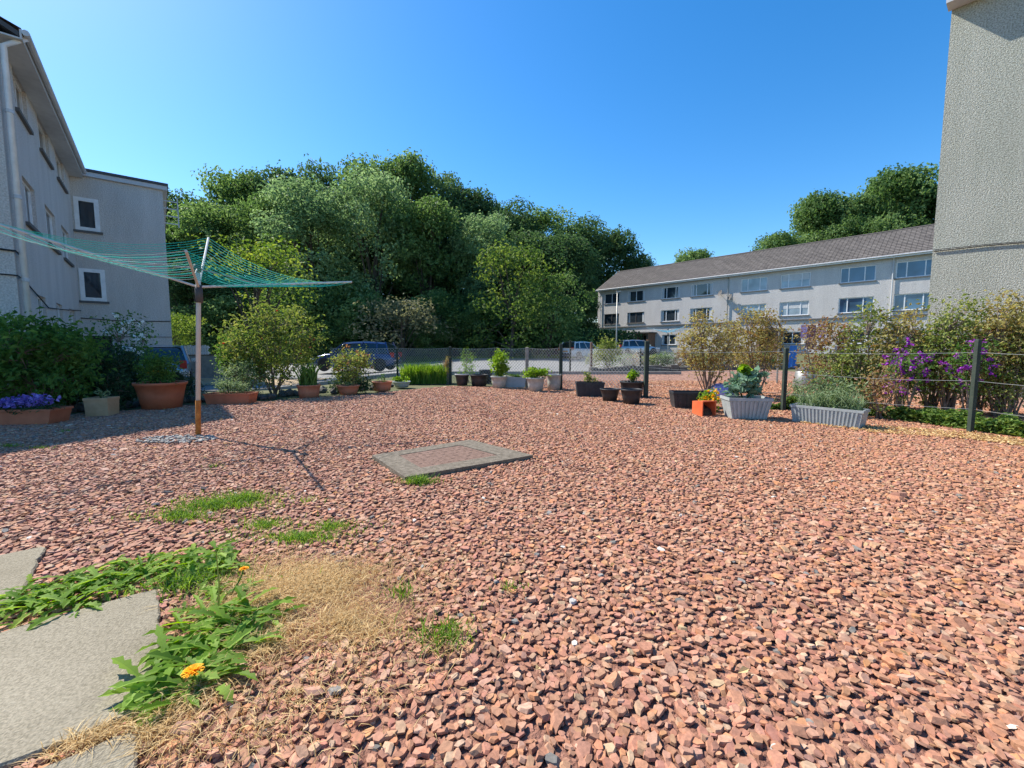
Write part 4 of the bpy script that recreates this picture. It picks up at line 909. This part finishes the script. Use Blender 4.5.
# ground cover
n=15000; t=nr.random(n); px=770+290*t; by=np.interp(px,[770,783,870,970,1060],[411,411,418,432,446]); X=np.empty(n);Y=np.empty(n)
for i in range(n): q=G(px[i],by[i]); X[i]=q.x; Y[i]=q.y
Y+=.05+nr.random(n)*.55*np.clip((px-770)/60,.15,1); X+=nr.random(n)*.3; Z=nr.random(n)*(.05+.17*np.clip(.5+.5*np.sin(X*9+np.sin(Y*7)*2)*np.cos(X*4.3),0,1))+.02
tag(mkobj('ground_cover',leaf_mesh('ground_cover',np.stack([X,Y,Z],1),nr.normal(0,.5,(n,3))+np.array([0,-.2,1]),.03+.04*nr.random(n),.6),M['lf_fresh2']),kind='stuff')
n=1500; px=800+260*nr.random(n); by=np.interp(px,[770,870,970,1060],[414,428,435,448])+nr.random(n)*7-1; X=np.empty(n);Y=np.empty(n)
for i in range(n): q=G(px[i],by[i]); X[i]=q.x; Y[i]=q.y
tag(mkobj('fallen_leaves',leaf_mesh('fallen_leaves',np.stack([X,Y,np.full(n,.028)],1),nr.normal(0,.35,(n,3))+np.array([0,0,1]),.035,.6),M['straw']),kind='stuff')

# ================================================================== FENCES
def fence(name,label,pts,h,posts,mesh=True,spacing=.085,wires=(1.0,)):
    o=empty(name,(pts[0].x,pts[0].y,0),0,label,'fence'); b=pts[0]; L=lambda p: Vector((p.x-b.x,p.y-b.y,0))
    for p,(mat,hh,r) in posts:
        q=L(p); mb=MB(); mb.box(q.x-r,q.x+r,q.y-r,q.y+r,-.1,hh-.01); mb.hexa([Vector((q.x-r,q.y-r,hh-.01)),Vector((q.x+r,q.y-r,hh-.01)),Vector((q.x+r,q.y+r,hh-.01)),Vector((q.x-r,q.y+r,hh-.01))],[Vector((q.x-r*.6,q.y-r*.6,hh)),Vector((q.x+r*.6,q.y-r*.6,hh)),Vector((q.x+r*.6,q.y+r*.6,hh)),Vector((q.x-r*.6,q.y+r*.6,hh))]); mb.build('post',mat,o)
    mb=MB(); wr=.004
    def wire(a,c,r=.003):
        d=(c-a); n=Vector((-d.y,d.x,0)); n=n.normalized()*r if n.length>1e-6 else Vector((r,0,0)); u=Vector((0,0,r))
        mb.add([a-n-u,a+n-u,a+n+u,a-n+u,c-n-u,c+n-u,c+n+u,c-n+u],[(0,1,5,4),(1,2,6,5),(2,3,7,6),(3,0,4,7)])
    for i in range(len(pts)-1):
        a,c=L(pts[i]),L(pts[i+1]); d=c-a; ln=d.length; d.normalize(); Z=Vector((0,0,1))
        for wz in wires:
            prev=a+Z*h*wz
            for k in range(1,7):
                t=k/6; nx=a+d*ln*t+Z*(h*wz-.03*math.sin(PI*t)); wire(prev,nx,.0035 if mesh else .002); prev=nx
            if not mesh: mb.build('wire',M['wire'],o); mb=MB()
        if mesh:
            nst=int((ln+h)/spacing)
            for k in range(nst):
                for sg in (1,-1):
                    s0=k*spacing-h if sg==1 else k*spacing; z0_=.03; s1=s0+sg*(h-.05) if sg==1 else s0-(h-.05); z1_=h-.02
                    # clip to 0..ln
                    A,Z0,B,Z1=s0,z0_,s1,z1_
                    def clip(A,Z0,B,Z1):
                        if A>B: A,Z0,B,Z1=B,Z1,A,Z0
                        if B<=0 or A>=ln: return None
                        if A<0: Z0=Z0+(Z1-Z0)*(0-A)/(B-A); A=0
                        if B>ln: Z1=Z0+(Z1-Z0)*(ln-A)/(B-A); B=ln
                        return A,Z0,B,Z1
                    r=clip(A,Z0,B,Z1)
                    if r: wire(a+d*r[0]+Z*r[1],a+d*r[2]+Z*r[3],.0032)
    if mesh: mb.build('wire_mesh',M['wire'],o)
    return o
f1=[P(330,345,12.8),P(397,345,12.8),P(450,345,11.9),P(497,345,11.3),P(527,345,10.9),P(561,345,10.2),P(647,345,8.5)]
for p in f1: p.z=0
PD=M['post_dark']; PPp=M['post_pale']
fence('chain_link_fence','sagging chain link fence with mixed posts behind the row of pots',f1,1.0,[(f1[1],(PD,1.0,.025)),(f1[2],(PD,1.04,.035)),(f1[3],(PD,1.02,.035)),(f1[4],(PPp,1.02,.04)),(f1[5],(PD,1.1,.038)),(f1[6],(PD,1.14,.038))])
f2=[G(783,411),G(970,433),G(1180,462)]; f2=[f1[6]]+f2
fence('wire_fence','low plain wire fence with dark green posts along the right side',f2,.95,[(f2[1],(PD,1.0,.026)),(f2[2],(PD,1.10,.022)),(f2[3],(PD,1.05,.022))],False,wires=(.3,.65,1.0))
f3=[G(570,374),G(591,371),G(640,369),G(700,369),G(760,369)]
fence('back_fence','far wire fence with thin posts at the end of the neighbouring gravel',f3,.95,[(f3[0],(PD,1.3,.03)),(f3[1],(M['brick'],1.25,.045)),(f3[2],(PD,1.0,.03)),(f3[3],(PD,1.0,.03)),(f3[4],(PD,1.0,.03))],True,.11,(1.0,.5))

# ================================================================== ROTARY AIRERS
def airer(name,label,base,hub,tips,lines,mats,rust=True,pole_r=.024):
    o=empty(name,tuple(base),0,label,'clothes airer'); b=Vector(base); hb=Vector(hub)-b; T=[Vector(t)-b for t in tips]
    mb=MB(); mb.tube([(0,0,-.05),tuple(hb*.25),tuple(hb*.25)],pole_r*1.12,10)
    lo=mb.build('pole_foot',M['rust'] if rust else M['metal'],o,True)
    mb=MB(); mb.tube([tuple(hb*.25),tuple(hb*1.0),tuple(hb+Vector((0,0,.22)))],pole_r,10); mb.build('pole',M['metal_light'],o,True)
    mb=MB(); mb.tube([tuple(hb-Vector((0,0,.17))),tuple(hb+Vector((0,0,.02)))],pole_r*1.5,12); mb.build('hub',M['dark_trim'],o,True); mb=MB(); mb.tube([tuple(hb+Vector((0,0,.16))),tuple(hb+Vector((0,0,.24)))],pole_r*1.5,12); mb.build('top_cap',M['dark_trim'],o,True)
    for t in T:
        mb=MB(); d=(t-hb); mb.tube([tuple(hb),tuple(t)],.013,6); a=mb.build('arm',M['metal_light'],o)
        mb=MB(); mb.tube([tuple(hb+Vector((0,0,.2))),tuple(hb+d*.38)],.007,5); mb.build('strut',M['metal'],a)
    for k in range(lines):
        f=1-.78*k/lines
        for i in range(4):
            mb=MB()
            A,B=hb+(T[i]-hb)*f,hb+(T[(i+1)%4]-hb)*f; L=(B-A).length; pts=[]
            for j in range(9):
                u=j/8; pts.append(A+(B-A)*u-Vector((0,0,L*.105*4*u*(1-u)*.8)))
            mb.tube(pts,.0026,4,False); mb.build('line',mats[0 if (i==1 and k%2) else i%len(mats)],o)
    return o
base=G(198,437); hub=P(198.5,287,base.y)
tips=[P(352,282,5.45),P(186,251,3.75),P(-70,203,3.75),P(208.5,238,5.9)]
# ring order: right, front, left, back
airer('rotary_airer','rusty footed rotary airer with teal and white lines standing in the gravel',base,hub,tips,13,[M['line_teal'],M['line_white'],M['line_teal'],M['line_teal']])
b2=G(668,366); hb2=P(668,333,b2.y); rr=1.35
airer('rotary_airer','distant rotary airer with pale blue lines in the neighbouring garden',b2,hb2,[hb2+Vector((rr*math.cos(a),rr*math.sin(a),.28)) for a in (.3,.3+PI/2,.3+PI,.3+1.5*PI)],12,[M['line_blue']],False)

# ================================================================== WASHING LINE
def cloth(name,label,cat,a,b,drop,mat,seed=0,flare=0.,sleeves=False):
    "a sheet hanging from a..b, real thickness from two skins"
    a,b=Vector(a),Vector(b); d=(b-a); n=Vector((-d.y,d.x,0)).normalized(); nx,nz=10,8; R=random.Random(seed); ph=R.uniform(0,6)
    V=[];fs=[]
    for side in (0,1):
        for j in range(nz+1):
            for i in range(nx+1):
                u=i/nx; w_=j/nz; p=a+d*(.5+(u-.5)*(1+flare*w_)); p=p+Vector((0,0,-drop*w_*(1+.04*math.sin(u*9+ph))))+n*(.03*math.sin(u*11+ph)*w_+.006*side); V.append(p)
    m=(nx+1)*(nz+1)
    for j in range(nz):
        for i in range(nx):
            q=j*(nx+1)+i; fs+=[(q,q+1,q+nx+2,q+nx+1),(m+q+nx+1,m+q+nx+2,m+q+1,m+q)]
    if sleeves:
        k=len(V)
    me=bpy.data.meshes.new(name); me.from_pydata(V,[],fs); me.update(); o=mkobj(name,me,mat,None,True); tag(o,label,cat); return o
YW=12.2
ln=empty('washing_line',tuple(P(786,372,YW)-Vector((0,0,P(786,372,YW).z))),0,'washing line on grey poles behind the rusty shrub','washing line'); lb0=ln.location.copy()
pA=P(780,322,YW); pB=P(850,322,YW+.2)
for p in (pA,pB): mb=MB(); mb.tube([tuple(Vector((p.x,p.y,-.1))-lb0),tuple(p+Vector((0,0,.05))-lb0)],.025,8); mb.build('pole',M['metal'],ln)
mb=MB(); mb.tube([tuple(pA-lb0),tuple((pA+pB)/2-Vector((0,0,.05))-lb0),tuple(pB-lb0)],.005,5); mb.build('line',M['line_white'],ln); mb=MB(); q1=P(776,345,YW); q2=P(905,346,YW)
mb.tube([tuple(Vector((pA.x,pA.y,q1.z))-lb0),tuple(Vector((pB.x,pB.y,q1.z))-lb0)],.005,5); mb.build('line',M['line_white'],ln)
def hang(px0,px1,py,pyb,*r,**k):
    a=P(px0,py,YW+.05); b=P(px1,py,YW+.05); cloth(r[0],r[1],r[2],a,b,a.z-P(px0,pyb,YW).z,r[3],**k)
hang(790,797,345.5,367,'towel','bright blue towel hanging low on the line','towel',M['cl_blue'],seed=1)
hang(801,807,325,338,'shirt','lilac striped top hanging on the line','clothes',M['cl_lilac'],seed=2)
hang(808,816,325,347,'dress','dark purple dress hanging beside the lilac top','clothes',M['cl_purple'],seed=3,flare=.3)
hang(819,826,324,338,'shirt','pale violet shirt hanging between dress and peg bag','clothes',M['cl_lilac'],seed=4)
hang(828,833,323,334,'peg_bag','small black bag hanging at the end of the line','bag',M['cl_black'],seed=5)
hang(835,843,346,362,'trousers','grey blue trousers hanging low on the line','clothes',M['cl_grey'],seed=6)
# compost bin
q=G(806,388); o=empty('garden_bin',(q.x,q.y,0),0,'dull grey green compost bin behind the dark fence post','bin'); mb=MB(); mb.lathe([(.28,0),(.30,.05),(.24,.42),(.22,.44)],20); mb.build('body',M['metal'],o,True); mb=MB(); mb.lathe([(.24,.44),(.25,.47),(.10,.53),(.001,.54)],20); mb.build('lid',M['dark_trim'],o,True)

# ================================================================== CARS
def car(name,label,paint,loc,rz,L=4.3,W=1.75,Hh=1.48,van=False):
    o=empty(name,tuple(loc),rz,label,'car'); x0,x1=-L/2,L/2; hw=W/2; belt=Hh*.60; sillz=.28
    # body: lofted sections (front = +x)
    S=[(x0,.42,.70,.80),(x0+.06,.32,.90,.90),(x0+.35,.24,belt,.97),(x0+L*.3,.22,belt+.01,1),(x0+L*.62,.22,belt,1),(x1-L*.20,.22,belt-.03,.99),(x1-.45,.25,belt-.14,.95),(x1-.10,.30,belt-.26,.86),(x1,.38,.55,.76)]
    mb=MB(); V=[];fs=[];K=12
    for (x,zb,zt,wf) in S:
        w_=hw*wf; V+= [(x,-w_*.93,zb),(x,-w_,zb+.10),(x,-w_,(zb+zt)/2),(x,-w_*.985,zt-.08),(x,-w_*.93,zt-.015),(x,-w_*.5,zt+.012),(x,w_*.5,zt+.012),(x,w_*.93,zt-.015),(x,w_*.985,zt-.08),(x,w_,(zb+zt)/2),(x,w_,zb+.10),(x,w_*.93,zb)]
    for i in range(len(S)-1):
        for k in range(K): fs.append((i*K+k,i*K+(k+1)%K,(i+1)*K+(k+1)%K,(i+1)*K+k)[::-1])
    fs+= [tuple(range(K)),tuple(reversed(range((len(S)-1)*K,len(S)*K)))]
    mb.add(V,fs); body=mb.build('body',paint,o,True)
    # greenhouse
    gb0,gb1=x0+.22,x1-L*.24; gt0,gt1=(x0+.42 if not van else x0+.30),x1-L*.42; wb,wt=hw*.93,hw*.76; zr=Hh-.03
    def gh(stn,grow):
        V=[];n_=8
        for (x,zt) in stn:
            f=max(0,min(1,(zt-belt)/(zr-belt))); w_=wb+(wt-wb)*f+grow; zt=zt+grow; c=.10*f
            V+=[(x,-wb-grow*(f>0),belt-.02),(x,-(w_+.01),max(belt-.01,zt-.10*f)),(x,-w_+c*.5,max(belt-.005,zt-.03*f)),(x,-w_+c*1.8,zt),(x,w_-c*1.8,zt),(x,w_-c*.5,max(belt-.005,zt-.03*f)),(x,w_+.01,max(belt-.01,zt-.10*f)),(x,wb+grow*(f>0),belt-.02)]
        return V,n_
    st=[(gb0,belt),(gb0*.5+gt0*.5,belt*.4+zr*.6),(gt0,zr-.05),(gt0*.7+gt1*.3,zr+.01),((gt0+gt1)/2,zr+.03),(gt0*.2+gt1*.8,zr+.015),(gt1,zr-.03),(gb1*.35+gt1*.65,belt*.28+zr*.72),(gb1*.7+gt1*.3,belt*.66+zr*.34),(gb1,belt)]
    V,n_=gh(st,0); mb=MB(); mb.add(V,[(i*n_+k,(i+1)*n_+k,(i+1)*n_+k+1,i*n_+k+1) for i in range(len(st)-1) for k in range(n_-1)]); mb.build('windows',M['car_glass'],o,True)
    st2=st[2:7]; V,n_=gh(st2,.014); mb=MB(); mb.add(V,[(i*n_+k,(i+1)*n_+k,(i+1)*n_+k+1,i*n_+k+1) for i in range(len(st2)-1) for k in range(1,n_-2)])
    for sg in (-1,1):
        for (xb_,xt_,r) in ((gb0+.02,gt0+.02,.05),(gb1-.02,gt1,.035),((gb0*.45+gb1*.55),(gt0*.45+gt1*.55),.03),(gb0+.65,gt0+.5,.05)):
            mb.tube([(xb_,sg*(wb+.005),belt-.02),(xt_,sg*(wt+.005),zr)],r,6)
    mb.build('roof',paint,o)
    wr=.31
    for xs_ in (x0+.72,x1-.82):
        for sg in (-1,1):
            mb=MB(); y=sg*(hw-.09); n=20; 
            prof=[(wr*.62,-.10),(wr*.95,-.10),(wr,-.07),(wr,.07),(wr*.95,.10),(wr*.62,.10)]
            V=[(xs_+r_*math.cos(2*PI*k/n),y+yy,wr+r_*math.sin(2*PI*k/n)) for r_,yy in prof for k in range(n)]
            mb.add(V,[(i*n+k,i*n+(k+1)%n,(i+1)*n+(k+1)%n,(i+1)*n+k) for i in range(5) for k in range(n)]); wh_=mb.build('tyre',M['rubber'],o,True)
            mb=MB(); yy=y+sg*.085; V=[(xs_,yy+sg*.01,wr)]+[(xs_+.63*wr*math.cos(2*PI*k/n),yy,wr+.63*wr*math.sin(2*PI*k/n)) for k in range(n)]; mb.add(V,[(0,1+k,1+(k+1)%n) for k in range(n)]); mb.build('rim',M['rim'],wh_)
            mb=MB(); yy=sg*(hw+.004); V=[(xs_,yy-sg*.0,wr+.02)]+[(xs_+1.17*wr*math.cos(2*PI*k/n),yy,wr+.02+1.17*wr*math.sin(2*PI*k/n)) for k in range(n)]; mb.add(V,[(0,1+k,1+(k+1)%n) for k in range(n)]); mb.build('wheel_arch',M['rubber'],o)
    for sg in (-1,1):
        mb=MB(); mb.box(x0-.015,x0+.16,sg*hw*.80-.09,sg*hw*.80+.09,.74,1.0); mb.build('tail_light',M['red_lamp'],o)
        mb=MB(); mb.box(x1-.34,x1-.02,sg*hw*.72-.14,sg*hw*.72+.14,.60,.72); mb.build('headlight',M['lamp_glass'],o)
        mb=MB(); mb.box(gb1-.35,gb1-.20,sg*(hw+.10)-.09,sg*(hw+.10)+.09,belt,belt+.13); mb.build('mirror',paint,o)
    mb=MB(); mb.box(x0-.04,x0+.1,-hw*.75,hw*.75,.34,.52); mb.box(x1-.10,x1+.03,-hw*.7,hw*.7,.30,.46); mb.build('bumper',M['rubber'],o)
    mb=MB(); mb.box(x0-.03,x0-.005,-.26,.26,.62,.73); mb.build('number_plate',M['fl_yellow'],o)
    return o
def cl(px,Y,z=None):
    k,_=ray(px,355); x=k*Y; return Vector((x,Y,(tz(x,Y) if z is None else z)+.015))
car('parked_car','slate blue hatchback parked beside the end of the left block',M['car_slate'],cl(160,15.2,-.42),math.radians(126),4.1,1.72,1.50)
car('parked_car','dark navy car parked behind the photinia and wire fence',M['car_blue'],cl(357,24.3,-.26),math.radians(178),4.6,1.8,1.60)
car('parked_car','white hatchback parked beyond the thick dark fence post',M['car_white'],cl(582,37.5),math.radians(40),4.2,1.75,1.5)
car('parked_car','silver car parked in front of the far block behind the wire',M['car_silver'],cl(636,41),math.radians(15),4.2,1.75,1.45)

# ================================================================== STREET BITS
lp=P(616,360,31); lp.z=tz(lp.x,lp.y); o=empty('street_lamp',tuple(lp),0,'slim grey street lamp in front of the far block','street lamp')
ztop=P(616,292,31).z-lp.z; mb=MB(); mb.tube([(0,0,0),(0,0,1.2),(0,0,ztop)],[.06,.05,.035],8); mb.build('post',M['metal'],o,True); mb=MB(); mb.box(-.06,.28,-.07,.07,ztop,ztop+.08); mb.build('lamp_head',M['metal'],o)
# grey block wall & white board left of the airer
a=P(150,360,20.5); b=P(232,360,21.5); a.z=tz(a.x,a.y)-.1; ang=math.atan2(b.y-a.y,b.x-a.x); o=empty('garden_wall',(a.x,a.y,a.z),ang,'low grey block wall behind the slate blue car','wall')
mb=MB(); L_=(Vector((b.x,b.y))-Vector((a.x,a.y))).length; mb.box(0,L_,0,.2,0,.62-a.z); mb.build('wall',M['kerb'],o); mb=MB(); mb.box(-.03,L_+.03,-.03,.23,.622-a.z,.68-a.z); mb.build('coping',M['concrete'],o)
a=P(185,355,23); a.z=tz(a.x,a.y); o=empty('white_panel_fence',tuple(a),0,'small white slatted panel seen past the airer pole above the block wall','fence')
mb=MB(); 
for i in range(10): mb.box(i*.13,i*.13+.09,0,.03,.0,1.12-a.z+.02*(i%3))
mb.box(-.03,1.3,.03,.07,.7-a.z,.78-a.z); mb.box(-.03,1.3,.03,.07,1.0-a.z,1.06-a.z); mb.build('slats',M['white_pl'],o)
strip('dry_ground', -18, -8.5, lambda x: 16.5, lambda x: 20.3, rough_mat('dry_ground',(.30,.22,.13),(.42,.32,.20),1.2,.95,.4,20,.02), .03, 20, 6)
# low stone edging and small plants at the end of the next gravel
q0,q1=G(592,373),G(800,369); o=empty('stone_edging',(q0.x,q0.y+.1,0),math.atan2(q1.y-q0.y,q1.x-q0.x),'dark low stone edging at the far end of the neighbouring gravel','wall')
mb=MB(); L_=(q1-q0).length; x=0; R=random.Random(3)
while x<L_: 
    w_=R.uniform(.25,.5); mb.box(x,x+w_-.02,R.uniform(-.03,.03),.25,0,R.uniform(.16,.28)); x+=w_
mb.build('stones',M['rock'],o)
for i in range(16):
    px=598+i*13+rnd.uniform(-4,4); q=G(px,368); mt=['lf_yellow','lf_mid','lf_lav','lf_rust'][i%4]; lb_={'lf_yellow':'yellow green','lf_mid':'green','lf_lav':'silvery','lf_rust':'rusty'}[mt]
    h_=rnd.uniform(.35,.95); shrub('border_plant',lb_+' border plant behind the dark stone edging','plant',(q.x,q.y+.6,0),.55,.4,h_,36,20,.09,M[mt],.0,.16,.008,group=lb_+' border plants',seed=70+i)
shrub('young_shrub','yellow leaved young shrub at the rusty far fence post','shrub',tuple(G(607,371)),.55,.4,1.5,40,20,.10,M['lf_yellow'],.3,.2,seed=95)

# ================================================================== NEAR WEEDS
def lobed_leaf(mb, b, yaw, L, W, rise, droop, R):
    "toothed dandelion leaf as a folded strip"
    d=Vector((math.cos(yaw),math.sin(yaw),0)); s=Vector((-d.y,d.x,0)); n=9; P_=[]; tw=R.uniform(-.4,.4)
    for i in range(n+1):
        t=i/n; c=b+d*(L*t*(1-.12*t*droop))+Vector((0,0,L*(rise*t-droop*t*t)))
        wv=W*(.18+.95*math.sin(PI*min(1,t*.96+.04))**.8*(t*.75+.35)) if t<1 else .001
        if i%2==0 and t<.9: wv*=.48
        P_.append((c-s*wv*.5+Vector((0,0,wv*(.22+tw*.4))),c,c+s*wv*.5+Vector((0,0,wv*(.22-tw*.4)))))
    vs_=[q for r in P_ for q in r]; fs=[]
    for i in range(n):
        a=i*3; fs+=[(a,a+1,a+4,a+3),(a+1,a+2,a+5,a+4)]
    mb.add(vs_,fs)
def with_tone(o,v=None):
    n=len(o.data.vertices); a=o.data.attributes.new('tone','FLOAT','POINT'); per=30; a.data.foreach_set('value',[ (hash((i//per)*7919)%100)/100 if v is None else v for i in range(n)]); return o
def rosette(px,py,nl,L,W,label,seed,flower=None,group=None,spread=(0,6.283),rad=.05):
    c=G(px,py,.02); o=empty('dandelion',tuple(c),0,label,'weed',group); R=random.Random(seed); mb=MB()
    for i in range(nl):
        y=R.uniform(*spread); b=Vector((R.uniform(-rad,rad),R.uniform(-rad,rad)*.8,0)); lobed_leaf(mb,b,y,L*R.uniform(.55,1.1),W*R.uniform(.7,1.2),R.uniform(.25,.75),R.uniform(.2,.7),R)
    with_tone(mb.build('leaves',M['lf_fresh'] if seed%2 else M['lf_mid2'],o))
    for (dx,dy,h,fr) in (flower or []):
        mb=MB(); mb.tube([(dx*.3,dy*.3,0),(dx*.8,dy*.8,h*.6),(dx,dy,h)],[.0035,.003,.003],6); st=mb.build('stem',M['lf_mid'],o); with_tone(st,.6)
        g=np.random.default_rng(seed); n=110; a=g.random(n)*2*PI; r=g.random(n)**.6; D=np.stack([np.cos(a)*r,np.sin(a)*r,.25+(1-r)*.6],1); C=np.array([dx,dy,h])+D*fr*np.array([.6,.6,.35])
        # petals radiate outward, each a narrow strip
        pts=[];fs=[]
        fm=MB()
        for k in range(n):
            d=Vector(D[k]); d2=Vector((d.x,d.y,0)); d2=d2.normalized() if d2.length>1e-4 else Vector((1,0,0)); s=Vector((-d2.y,d2.x,0))*fr*.09; p0=Vector((dx,dy,h+.003))+d2*fr*.15*r[k]; p1=Vector((dx,dy,h))+d2*fr*(.35+.75*r[k])+Vector((0,0,fr*(.55-.5*r[k])))
            fm.quad(p0-s,p0+s,p1+s,p1-s)
        with_tone(fm.build('flower_head',M['fl_yellow'],o),.5)
    return o
M['lf_mid2']=leafmat('leaf_weed',(.08,.18,.015),(.18,.32,.03),(.30,.44,.08),.48)
rosette(75,592,99,0.138,0.030,'wide clump of toothed weed leaves between the two upper slabs',1,rad=.17)
rosette(25,605,64,0.117,0.027,'low weed clump at the left frame edge between two slabs',2,rad=.15)
rosette(120,580,59,0.107,0.024,'weed tuft near the inner corner of the large slab',3,rad=.12)
rosette(165,565,59,0.117,0.027,'weed tuft just right of the large slab corner',4,rad=.12)
rosette(205,568,76,0.138,0.032,'leafy weed with a tall leafy shoot above the straw patch',5,rad=.12)
rosette(222,600,47,0.096,0.027,'small green weed with a closed dandelion flower on long stalk',7,[(.06,.05,.10,.017)],rad=.10)
rosette(228,628,99,0.150,0.030,'spreading dandelion at the right edge of the large slab',8,rad=.14)
rosette(196,668,99,0.144,0.032,'dandelion with an open yellow flower beside the large slab',9,[(.05,-.075,.05,.027)],rad=.12)
rosette(168,700,40,0.096,0.027,'low dark leaves creeping over the lower slab edge',10,spread=(2.5,4.6))
# tall shoot
q=G(218,618); o=empty('tall_weed',tuple(q),0,'upright weed stalk topped by a pair of pale leaves','weed'); mb=MB(); mb.tube([(0,0,0),(.012,0,.13),(0,.01,.26)],[.0035,.003,.002],6); with_tone(mb.build('stem',M['lf_yellow'],o),.8)
mb=MB(); R=random.Random(2)
for i in range(9): lobed_leaf(mb,Vector((0,.01,.26-.015*(i//4))),i*2.4,.08,.028,.35,.3,R)
with_tone(mb.build('leaves',M['lf_fresh'],o))
# small seedling weeds
sw=[(8,500,'lone'),]
# grass patches
def patch(name,cx,cy,rx,ry,n,L,w_,mat,lean=.6):
    c=G(cx,cy); a=nr.random(n)*2*PI; r=np.abs(nr.normal(0,.62,n))*(1+.35*np.sin(a*3+cx)+.2*np.sin(a*7+cy)); X=c.x+rx*r*np.cos(a)+nr.normal(0,.02,n); Y=c.y+ry*r*np.sin(a)+nr.normal(0,.02,n)
    for s_ in SL:
        k=~inside([(p.x,p.y) for p in s_],X,Y,0); X,Y=X[k],Y[k]
    n=len(X); return np.stack([X,Y,np.full(n,.012)],1)
def grass(name,specs,mat,lean=.6,w_=.004):
    B=[];Ls_=[]
    for (cx,cy,rx,ry,n,L) in specs:
        b=patch('',cx,cy,rx,ry,n,L,0,None); B.append(b); Ls_.append(np.full(len(b),L)*(.5+.8*nr.random(len(b))))
    B=np.concatenate(B); Ls_=np.concatenate(Ls_); tag(mkobj(name,blade_mesh(name,B,Ls_,w_,lean),mat),kind='stuff')
grass('green_grass',[(215,508,.30,.11,1500,.045),(245,502,.2,.1,700,.06),(300,541,.26,.07,1000,.035),(265,528,.22,.1,450,.035),(180,520,.22,.08,500,.05),(420,485,.14,.05,420,.07),(400,598,.05,.06,70,.05),(445,642,.11,.08,220,.06),(510,592,.04,.03,40,.04),(190,585,.22,.16,900,.05),(150,600,.10,.2,200,.04),(40,450,.15,.05,60,.04),(10,448,.15,.05,100,.05),(65,433,.1,.04,50,.04),(212,468,.08,.04,50,.03),(310,503,.05,.05,40,.03),(330,530,.2,.06,300,.04)],M['grass'],.7)
grass('dry_grass',[(290,590,.42,.30,9000,.03),(320,585,.34,.26,4500,.03),(250,600,.18,.2,1800,.045),(345,625,.32,.24,1500,.04),(370,640,.3,.22,520,.045),(300,700,.5,.25,420,.04),(90,752,.35,.06,900,.04),(150,735,.22,.1,900,.045),(185,700,.08,.15,500,.045),(270,650,.25,.15,800,.05),(440,655,.15,.12,120,.05),(250,740,.2,.1,120,.04)],M['straw'],1.3,.0026)
# litter patch thatch under straw

n=420; Y=1.2+8*nr.random(n)**.8; X=(nr.random(n)*2-1)*1.15*Y; k=(Y<edge_y(X)-.1)
for s_ in SL: k&=~inside([(p.x,p.y) for p in s_],X,Y,.0)
X,Y=X[k],Y[k]; n=len(X)
tag(mkobj('leaf_litter',leaf_mesh('leaf_litter',np.stack([X,Y,np.full(n,.03)],1),nr.normal(0,.4,(n,3))+np.array([0,0,1]),.018+.022*nr.random(n),.5),M['straw']),kind='stuff')
